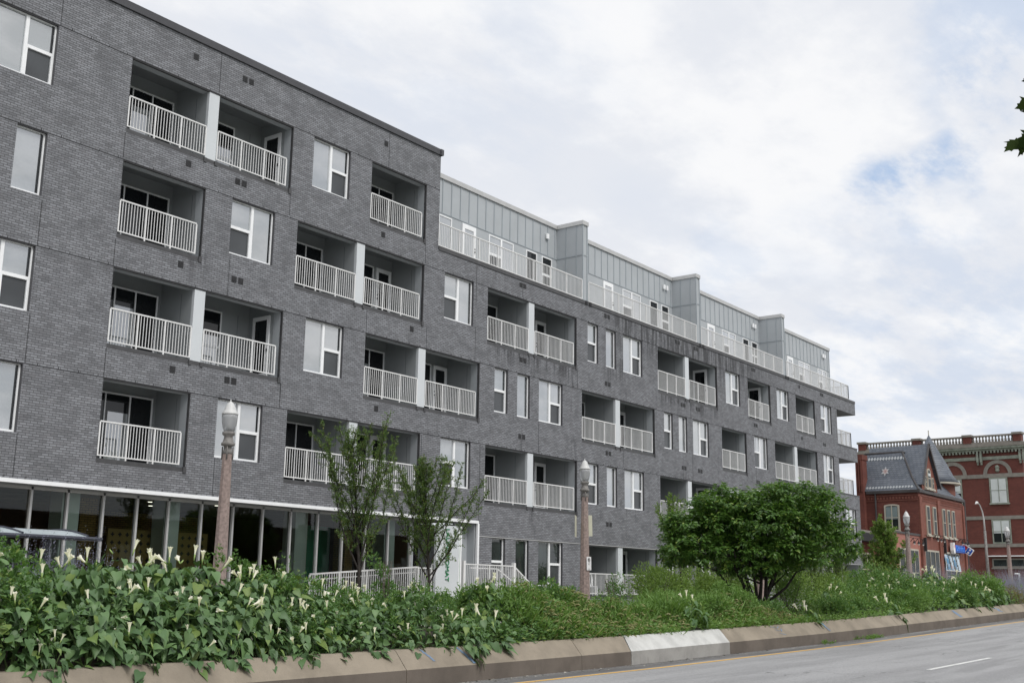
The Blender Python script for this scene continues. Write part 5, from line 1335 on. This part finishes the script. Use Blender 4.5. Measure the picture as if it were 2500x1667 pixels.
# brownish low bush on the kerb
def bush(i, x, y, zb, h, r, n, mat, size, label, name='shrub', cat='shrub', rag=.25):
    rr = np.random.default_rng(500+i); T = thing(name, (x,y,zb), label, cat)
    nb = 9; cen = rr.normal(size=(nb,3))*np.array([r*.42,r*.42,h*.16])+np.array([0,0,h*.55]); rad = rr.uniform(.32,.55,nb)*min(r,h)
    ii = rr.integers(0,nb,n); d = norm(rr.normal(size=(n,3))); P = cen[ii]+d*rad[ii][:,None]*rr.uniform(.55,1.05,n)[:,None]; P[:,2] = np.maximum(P[:,2],.02)
    D = d+rr.normal(size=d.shape)*.5+np.array([0,0,.35]); V, F = leaves(P, D, d+np.array([0,0,.4]), rr.uniform(size[0],size[1],n), T_small()); big_mesh('foliage', V, F, mat, T)
    q = MB()
    for k in range(6):
        a = rr.uniform(0,2*PI); q.tube([(0,0,0),(math.cos(a)*r*.3,math.sin(a)*r*.3,h*.4),(math.cos(a)*r*.55,math.sin(a)*r*.55,h*.8)],[.02,.014,.006],5)
    q.build('stem', 'bark_grey', T); return T
bush(0, 57.5, 13.95, kt(57.5)-.02, .75, .95, 2600, 'dry', (.04,.08), 'low brownish bush spilling over the far kerb')
bush(1, 30.6, 14.2, kt(30.6)-.02, .42, .45, 900, 'dry', (.03,.06), 'small yellowish tuft on the kerb left of the clump under the tree')
# green shrubs on the building side
for i, (x, y, h, r, lab) in enumerate(((43.8,25.2,2.3,1.6,'bright green shrub under the slim tree left of the bushy tree'),(47.2,25.0,2.0,1.6,'bright green shrub behind the left side of the bushy tree'),(50.5,25.2,1.9,1.3,'small green shrub by the balcony rail seen under the bushy tree'),(56.5,25.0,2.3,2.0,'green shrub to the right of the bushy tree trunks'),(60.5,24.6,2.0,1.5,'green shrub between the two small street trees'),(65.5,24.8,2.5,2.2,'bright green shrub before the grey corner porch'))):
    bush(10+i, x, y, zs(x)-.05, h, r, 6500, 'yellowgreen', (.08,.14), lab)
for i, (x, y, h, r, lab) in enumerate(((20.5,16.2,1.35,.28,'tall thin weed standing before the storefront, left of the first young tree'),(17.0,16.0,1.75,.30,'tall leafy weed rising right of the first lamp post'),(26.6,16.6,1.35,.5,'tall wispy weed in front of the ground floor window'),(35.6,15.6,1.25,.95,'rounded green bush at the foot of the bushy tree'),(31.6,16.0,.95,.8,'rounded green bush left of the tree trunks'))):
    bush(30+i, x, y, kt(x)+.15, h, r, 1000 if r < .6 else 2200, 'weed' if r < .6 else 'feather', (.04,.09), lab, 'tall_weed' if r < .6 else 'shrub', 'plant')

pp = bush(60, 44.0, 29.35, -.05, 1.5, .38, 900, 'plane', (.07,.14), 'dark leafy plant on the ground floor balcony behind the second lamp post', 'potted_plant', 'potted plant')
q = MB(); q.lathe([(.14,0),(.2,.32),(.21,.34)],12); q.build('pot', 'joint', pp)
for i, (x, y, h, r, mt, sz, lab) in enumerate((
    (21.6,15.3,.62,.55,'weed',(.05,.10),'leafy green bush before the second lamp post'),
    (24.4,15.9,.60,.60,'feather',(.05,.10),'pale green bush right of the second lamp post'),
    (28.4,14.9,.72,.70,'feather',(.05,.11),'feathery rounded bush above the right end of the pale kerb section'),
    (29.9,14.7,.66,.62,'feather',(.05,.11),'feathery bush between the pale kerb section and the bushy tree'),
    (31.8,14.75,.60,.60,'weed',(.05,.10),'darker green bush just left of the bushy tree stems'),
    (36.8,14.9,.70,.70,'weed',(.06,.11),'green bush in front of the right side of the bushy tree'),
    (39.0,14.6,.66,.70,'weed',(.06,.12),'low green bush between two lone datura clumps'),
    (42.6,14.6,.72,.80,'feather',(.06,.12),'light green bush right of the lone datura clump'),
    (44.5,15.9,1.05,1.0,'weed',(.07,.13),'taller green bush behind the start of the far datura mass'),
    (49.5,14.35,.75,.9,'weed',(.07,.13),'green bush low in the far datura mass by the kerb'),
    (54.6,15.0,1.2,1.2,'feather',(.08,.14),'large green bush right of the far datura mass'))):
    bush(80+i, x, y, top(x,y)-h*.62, h, r, 3200, mt, sz, lab)
# ---------------------------------------------------------------- trees
def limb_path(p, d, L, seg, rr, wob=.12, curve=Vector((0,0,.15))):
    pts = [Vector(p)]; d = Vector(d).normalized()
    for k in range(seg):
        d = (d+Vector(rr.normal(size=3)*wob)+curve*(1/seg)).normalized(); pts.append(pts[-1]+d*(L/seg))
    return pts
def young_tree(seed, H, spread, fork, n_l, density=1., leaf=(.045,.08), trunk_r=.055, lenf=1.):
    rr = np.random.default_rng(seed); tk = MB(); LP_, LD = [], []
    main = limb_path((0,0,0),(0,0,1),H*.93,10,rr,.035,Vector((0,0,.2)))
    tk.tube(main, [trunk_r*(1-.93*i/10)+.004 for i in range(11)], 7)
    def along(pts, t):
        f = t*(len(pts)-1); i = min(int(f), len(pts)-2); return pts[i].lerp(pts[i+1], f-i), (pts[i+1]-pts[i]).normalized()
    def twigs(pts, t0, step, tl):
        L = sum((pts[i+1]-pts[i]).length for i in range(len(pts)-1)); m = int(L/step*density)
        for k in range(m):
            t = t0+(1-t0)*(k+rr.uniform())/m
            if t > 1: continue
            p, d = along(pts, t); a = Vector(rr.normal(size=3)); a = (a-d*a.dot(d)).normalized()
            dd = (d*.55+a*.85+Vector((0,0,.25))).normalized(); l = tl*rr.uniform(.4,1.15)*(1.15-.6*t)
            tp = limb_path(p, dd, l, 3, rr, .16); tk.tube(tp, [.006,.0045,.003,.0015], 3, False)
            nl = int(rr.uniform(.5,1.4)*l*95*density)+2
            for j in range(nl):
                s_ = rr.uniform(.1,1.05); q_, d2 = along(tp, min(s_,.999)); LP_.append(q_+Vector(rr.normal(size=3)*.018)); v_ = Vector(rr.normal(size=3)); LD.append(d2*.5+v_*.6+Vector((0,0,-.05)))
    twigs(main, .45, .10, .42*spread/1.0)
    for k in range(n_l):
        t = fork+(.88-fork)*(k+rr.uniform(0,.6))/n_l; p, d = along(main, t); a = k*2.4+rr.uniform(-.4,.4)
        L = H*(.95-t)*rr.uniform(.75,1.05)*lenf+.35; out = rr.uniform(.45,.85)*spread
        lp = limb_path(p, (math.cos(a)*out, math.sin(a)*out, 1.), L, 6, rr, .09, Vector((0,0,.25)))
        r0 = trunk_r*(1-.9*t)*.55; tk.tube(lp, [r0*(1-.85*i/6)+.003 for i in range(7)], 5, False)
        twigs(lp, .12, .085, .38)
    P = np.array(LP_); D = np.array(LD); V, F = leaves(P, D, rr.normal(size=P.shape)*.7+np.array([0,0,1]), rr.uniform(leaf[0],leaf[1],len(P)), T_small())
    return tk, V, F
def plant_young(name, x, y, tk, V, F, label, mat='young', group=None, bark='bark'):
    T = thing(name, (x,y,zs(x)), label, 'tree', group); tk.build('trunk', bark, T, True); big_mesh('crown', V, F, mat, T); return T
t1 = plant_young('young_tree', 24.0, 23.5, *young_tree(11, 5.85, .60, .22, 21, 1.2, (.042,.072)), 'slender upright young tree before the storefront, left of the pair')
t2 = plant_young('young_tree', 27.6, 24.0, *young_tree(23, 5.35, 0.98, .20, 26, 1.25, (.042,.072)), 'open vase shaped young tree in front of the white sign panel')
t3 = plant_young('young_tree', 44.2, 24.2, *young_tree(31, 5.1, .40, .3, 12, .9, (.06,.10), .05), 'thin young tree rising behind the left of the bushy tree', 'yellowgreen')
for x, y, s, rz, lab in ((48.4,24.2,.72,1.3,'small bare stemmed young tree seen below the bushy crown'),(57.9,24.2,.78,2.2,'small young tree just right of the bushy crown'),(61.6,24.3,.86,4.0,'small young tree before the far end of the grey block')):
    c_ = copy_tree(t2); c_.location = (x,y,zs(x)); c_.scale = (s,s,s); c_.rotation_euler = (0,0,rz); c_['label'] = lab
t6 = plant_young('young_tree', 69.0, 24.0, *young_tree(47, 5.6, 1.0, .06, 34, .95, (.10,.16), .06, .62), 'dense feathery green tree between the grey block and the red brick building', 'yellowgreen')

# the big bushy tree in the median
def bushy():
    rr = np.random.default_rng(77); cx, cy = 33.9, 15.9
    T = thing('bushy_tree', (cx,cy,kt(cx)-.05), 'big rounded multi stemmed bushy tree with drooping leaves in the planted median', 'tree')
    px = 37.3/2796.4                      # metres per photo unit at its distance, to read off the crown's outline
    z0 = kt(cx)-.05
    lobes = [(1775,1232,52,38),(1845,1238,50,32),(1900,1226,55,36),(1962,1222,58,36),(2015,1250,52,42),(1705,1306,54,42),(1650,1330,42,34),(1745,1290,62,44),(1810,1280,70,52),(1880,1290,75,55),(1950,1290,72,56),(2010,1305,58,50),(2050,1330,34,30),(1720,1355,58,34),(1790,1345,66,40),(1860,1352,66,42),(1930,1350,66,42),(1990,1360,52,34),(1660,1285,38,26),(1760,1262,50,34),(1990,1275,50,36),(1650,1352,32,26),(2078,1350,26,20),(2062,1298,28,22),(1722,1242,30,22),(1905,1208,30,18),(2022,1218,28,20),(1855,1386,40,14),(1790,1384,30,14),(1925,1388,34,13),(1668,1362,38,22),(1650,1290,30,22)]
    rtv = np.array([rt.x, rt.y, 0.]); fv = np.array([fw.x, fw.y, 0.]); fv /= np.linalg.norm(fv)
    base = np.array([cx,cy,0.]); P, N, D, S = [], [], [], []; cen = []
    for (u, v, ru, rv) in lobes:
        for rep in range(3):
            dep = (-1.1,.1,1.3)[rep]+rr.uniform(-.3,.3); sc_ = (1.,.97,.82)[rep]
            c_ = base+rtv*(((u-1872)*(.90 if u < 1872 else .98))*px*sc_)+fv*dep; z = (1452-v)*px*(1 if rep < 2 else .96)-.06; c_[2] = z; cen.append(c_)
            # every lobe is built from sprays: little whorls of drooping leaves
            ns = int(26*ru*rv/2200)+7
            d = norm(rr.normal(size=(ns,3))); d[:,2] = np.where(d[:,2] < -.45, -d[:,2], d[:,2])
            R_ = np.array([ru*px, ru*px*1.0, rv*px]); sp = c_+d*R_*rr.uniform(.62,1.02,ns)[:,None]
            for s_, dd in zip(sp, d):
                nl = rr.integers(16,28); a = rr.uniform(0,2*PI,nl); el = rr.uniform(-.75,.35,nl)
                dir_ = np.stack([np.cos(a)*np.cos(el), np.sin(a)*np.cos(el), np.sin(el)-.25],1)+dd*.55
                off = norm(dir_)*rr.uniform(.02,.15,nl)[:,None]
                P.append(s_+off+rr.normal(size=(nl,3))*.03); D.append(dir_); N.append(np.array([0,0,1.])+dd*.6+rr.normal(size=(nl,3))*.3); S.append(rr.uniform(.095,.165,nl))
    P, D, N, S = map(np.concatenate, (P,D,N,S))
    V, F = leaves(P, D, N, S, T_oval()); V = V-np.array([cx,cy,z0]); big_mesh('crown', V, F, 'tree', T)
    tk = MB(); b0 = Vector((0,0,0))
    for k in range(7):
        a = rr.uniform(0,2*PI); c_ = Vector(cen[rr.integers(0,len(cen))])-Vector((cx,cy,z0))
        if k < len(lobes): c_ = Vector(cen[(k*7)%len(cen)])-Vector((cx,cy,z0))
        st = b0+Vector((rr.normal()*.12, rr.normal()*.12, 0)); md = st.lerp(c_, .45)+Vector((rr.normal()*.08, rr.normal()*.08, -.15)); e_ = c_
        tk.tube([st, st.lerp(md,.5)+Vector((0,0,.06)), md, md.lerp(e_,.5), e_], [.075,.062,.05,.035,.015], 7)
        for j in range(5):
            c2 = Vector(cen[rr.integers(0,len(cen))])-Vector((cx,cy,z0)); 
            if (c2-md).length < 2.0: tk.tube([md, md.lerp(c2,.5)+Vector((0,0,-.05)), c2], [.035,.022,.008], 5)
    # the two long low limbs that show against the facade
    for u, v in ((1745,1388),(1790,1372),(1975,1388),(1838,1360)):
        e_ = Vector(base+rtv*((u-1872)*px)+fv*-.6)-Vector((cx,cy,z0)); e_.z = (1452-v)*px-z0
        tk.tube([Vector((0,0,0)), Vector((e_.x*.22+rr.normal()*.05,e_.y*.22,e_.z*.38)), Vector((e_.x*.55,e_.y*.55+rr.normal()*.06,e_.z*.62+.03)), Vector((e_.x*.8,e_.y*.8,e_.z*.9+.05)), e_], [.065,.05,.038,.026,.010], 7)
    tk.build('trunk', 'bark', T, True)
    return T
bushy()

# plane tree just outside the right edge, with one leafy branch reaching into view
def plane_leaf():
    o = [(0,0),(.10,-.04),(.34,-.10),(.28,.06),(.50,.16),(.40,.24),(.56,.44),(.36,.42),(.30,.52),(.20,.62),(.22,.76),(.10,.78),(0,1.0)]
    pts = o+[(-x,y) for x,y in o[-2:0:-1]]
    v = [(0,.3,0)]+[(x,y,-.10*(x*x*2+max(0,y-.5)**2)) for x,y in pts]
    f = [(0,i,i+1) for i in range(1,len(pts))]+[(0,len(pts),1)]
    return np.array(v,float), np.array(f)
PT_ = thing('plane_tree', (8.6,-.6,zr(8)+.1), 'dark green broad leaves of a street tree hanging in from the right edge', 'tree', world=True)
q = MB(); q.tube([(8.6,-.6,-1.6),(8.5,-.5,1.2),(8.3,-.35,3.4),(8.1,-.2,5.5)],[.22,.19,.16,.08],12); q.build('trunk', 'bark_grey', PT_, True)
q = MB(); q.tube([(8.4,-.42,2.6),(7.6,.2,3.0),(6.9,.75,2.9),(6.35,1.12,2.62)],[.05,.035,.02,.006],7); q.tube([(6.9,.75,2.9),(6.5,1.0,2.85),(6.25,1.15,2.78)],[.012,.008,.004],5); q.tube([(7.0,.7,2.9),(6.6,.95,2.5),(6.2,1.22,2.36)],[.014,.008,.004],5); q.build('branch', 'bark_grey', PT_, True)
rr = np.random.default_rng(5); LPp, LDd, LN, LS = [], [], [], []
def pl(dx, y_, size, dirpx, nrm=(-.5,-.6,.3)):
    pass
spec = [((2478,1.28),None)]
def at(px_, py_, dist):
    d = fw+R*((px_-1250)/2796.36)+U*(-(py_-833.5)/2796.36); return d*dist
for (u, v, dist, s, du, dv) in ((2492,345,6.2,.125,-1,.55),(2512,335,6.25,.135,-.55,1.),(2535,330,6.15,.14,-.7,.6),(2520,252,6.2,.11,-1,.25),(2530,265,6.25,.12,-.55,.9),(2524,196,6.2,.075,-1,.15),(2528,215,6.2,.09,-.6,.9),(2562,300,6.15,.14,-.2,.9),(2575,230,6.2,.15,-.2,.6),(2600,340,6.2,.15,-.5,.7),(2600,280,6.3,.15,-.1,.2),(2590,190,6.3,.15,.2,.8)):
    p_ = at(u,v,dist); LPp.append(p_); LDd.append(R*du-U*dv+Vector(rr.normal(size=3)*.15)); LN.append(-fw+Vector((0,0,.5))+Vector(rr.normal(size=3)*.4)); LS.append(s*.98)
for k in range(420):
    t = rr.uniform(); c_ = Vector((8.4,-.42,4.2)); d_ = Vector(rr.normal(size=3)); d_ = d_.normalized()*rr.uniform(.6,1.5); p_ = c_+Vector((d_.x, d_.y*.9, d_.z*1.1))
    # keep the crown clear of the picture: only the branch reaches in
    cc = p_.dot(fw); uu = p_.dot(R)/cc*2796.36+1250
    if uu < 2700: continue
    LPp.append(p_); LDd.append(Vector(rr.normal(size=3))+Vector((0,0,-.6))); LN.append(Vector(rr.normal(size=3))+Vector((0,0,1))); LS.append(rr.uniform(.11,.19))
V, F = leaves(np.array(LPp), np.array(LDd), np.array(LN), np.array(LS), plane_leaf()); big_mesh('leaves', V, F, 'plane', PT_)

# ---------------------------------------------------------------- sky and light
SUN_AZ = math.radians(192); SUN_EL = math.radians(50)   # azimuth measured from +y toward +x
wd = bpy.data.worlds.new("World"); scene.world = wd; wd.use_nodes = True; g = G(wd.node_tree); wd.node_tree.nodes.clear()
sky = g.new('ShaderNodeTexSky'); sky.sky_type = 'NISHITA'; sky.sun_disc = False; sky.sun_elevation = SUN_EL; sky.sun_rotation = SUN_AZ; sky.dust_density = 1.5
tc = g.new('ShaderNodeTexCoord').outputs['Generated']
sp = g.new('ShaderNodeSeparateXYZ'); g.l.new(tc, sp.inputs[0])
den = g.math('ADD', g.math('MAXIMUM', sp.outputs[2], 0.), .16)
pc = g.new('ShaderNodeCombineXYZ'); g.l.new(g.math('DIVIDE', sp.outputs[0], den), pc.inputs[0]); g.l.new(g.math('DIVIDE', sp.outputs[1], den), pc.inputs[1])
P_ = pc.outputs[0]
dn = g.new('ShaderNodeTexNoise'); dn.inputs['Scale'].default_value = 2.2; dn.inputs['Detail'].default_value = 6; dn.inputs['Roughness'].default_value = .6; g.l.new(P_, dn.inputs['Vector'])
off = g.new('ShaderNodeVectorMath'); off.operation = 'SUBTRACT'; g.l.new(dn.outputs['Color'], off.inputs[0]); off.inputs[1].default_value = (.5,.5,.5)
def warped(k):
    n = g.new('ShaderNodeVectorMath'); n.operation = 'MULTIPLY_ADD'; g.l.new(off.outputs[0], n.inputs[0]); n.inputs[1].default_value = (k,k,k); g.l.new(tc, n.inputs[2])
    m_ = g.new('ShaderNodeVectorMath'); m_.operation = 'NORMALIZE'; g.l.new(n.outputs[0], m_.inputs[0]); return m_.outputs[0]
W1 = warped(.14)
def hole(u, v, r0, r1, s):
    """an opening in the cloud cover in a fixed direction of the sky"""
    d = (fw+R*((u-1250)/2796.36)-U*((v-833.5)/2796.36)).normalized()
    n = g.new('ShaderNodeVectorMath'); n.operation = 'DOT_PRODUCT'; g.l.new(W1, n.inputs[0]); n.inputs[1].default_value = d
    return g.ramp(n.outputs['Value'], math.cos(r1), math.cos(r0), 0, s)
holes_ = [hole(2180,470,.004,.042,.9), hole(2275,450,.002,.036,.85), hole(2360,425,.002,.040,.8), hole(2230,560,.002,.03,.45), hole(2440,200,.01,.07,.42), hole(2500,30,.02,.10,.5), hole(2130,500,.004,.028,.8), hole(2380,190,.004,.03,.6), hole(2480,175,.004,.035,.6), hole(1700,640,.0,.045,.28), hole(2300,950,.05,.20,.34), hole(2050,730,.01,.09,.18), hole(2420,330,.005,.035,.5), hole(1050,100,.02,.22,.16)]
f = holes_[0]
for h_ in holes_[1:]: f = g.math('MAXIMUM', f, h_)
thin = g.ramp(g.noise(g.mapping(P_, (1,1.9,1), (4,1,0), (0,0,.5)), 3.4, 8, .62), .40, .60, 1., .10)
f = g.math('MULTIPLY', f, thin)
base_thin = g.ramp(g.noise(g.mapping(P_, (1,1.5,1)), 1.1, 5, .55), .5, .75, 0, .16)
f = g.math('MAXIMUM', f, base_thin)
blue = g.new('ShaderNodeMix'); blue.data_type = 'RGBA'; blue.inputs[0].default_value = .8
g.l.new(sky.outputs[0], blue.inputs[6]); blue.inputs[7].default_value = (4.7,6.3,8.9,1)
# cloud tone: bright with soft grey undersides
cl = g.noise(g.mapping(P_, (1,1.15,1), (2,5,0), (0,0,.4)), 1.7, 8, .58)
cl2 = g.noise(g.mapping(P_, (1,1.4,1), (7,2,0)), 4.0, 6, .6)
tone = g.math('ADD', g.math('MULTIPLY', cl, .7), g.math('MULTIPLY', cl2, .3))
cloud = g.mix(g.ramp(tone, .43, .57), (8.0,8.25,8.8,1), (9.5,9.55,9.7,1))
skyc = g.mix(f, cloud, blue.outputs[2])
zen = g.ramp(sp.outputs[2], .48, .95, 1., 1.45)
zv = g.new('ShaderNodeVectorMath'); zv.operation = 'SCALE'; g.l.new(skyc, zv.inputs[0]); g.l.new(zen, zv.inputs[3]); skyc = zv.outputs[0]
bg = g.new('ShaderNodeBackground'); g.l.new(skyc, bg.inputs[0]); bg.inputs[1].default_value = .1
wo = g.new('ShaderNodeOutputWorld'); g.l.new(bg.outputs[0], wo.inputs[0])
sd = bpy.data.lights.new("sun", 'SUN'); sd.energy = 1.9; sd.angle = math.radians(24); sd.color = (1.,.97,.92)
so = bpy.data.objects.new("sun", sd); C.objects.link(so)
sv = Vector((math.sin(SUN_AZ)*math.cos(SUN_EL), math.cos(SUN_AZ)*math.cos(SUN_EL), math.sin(SUN_EL)))
so.rotation_euler = sv.to_track_quat('Z','Y').to_euler()
for o in C.objects:
    if '_w' in o: del o['_w']
scene.cycles.max_bounces = 6; scene.cycles.transparent_max_bounces = 12
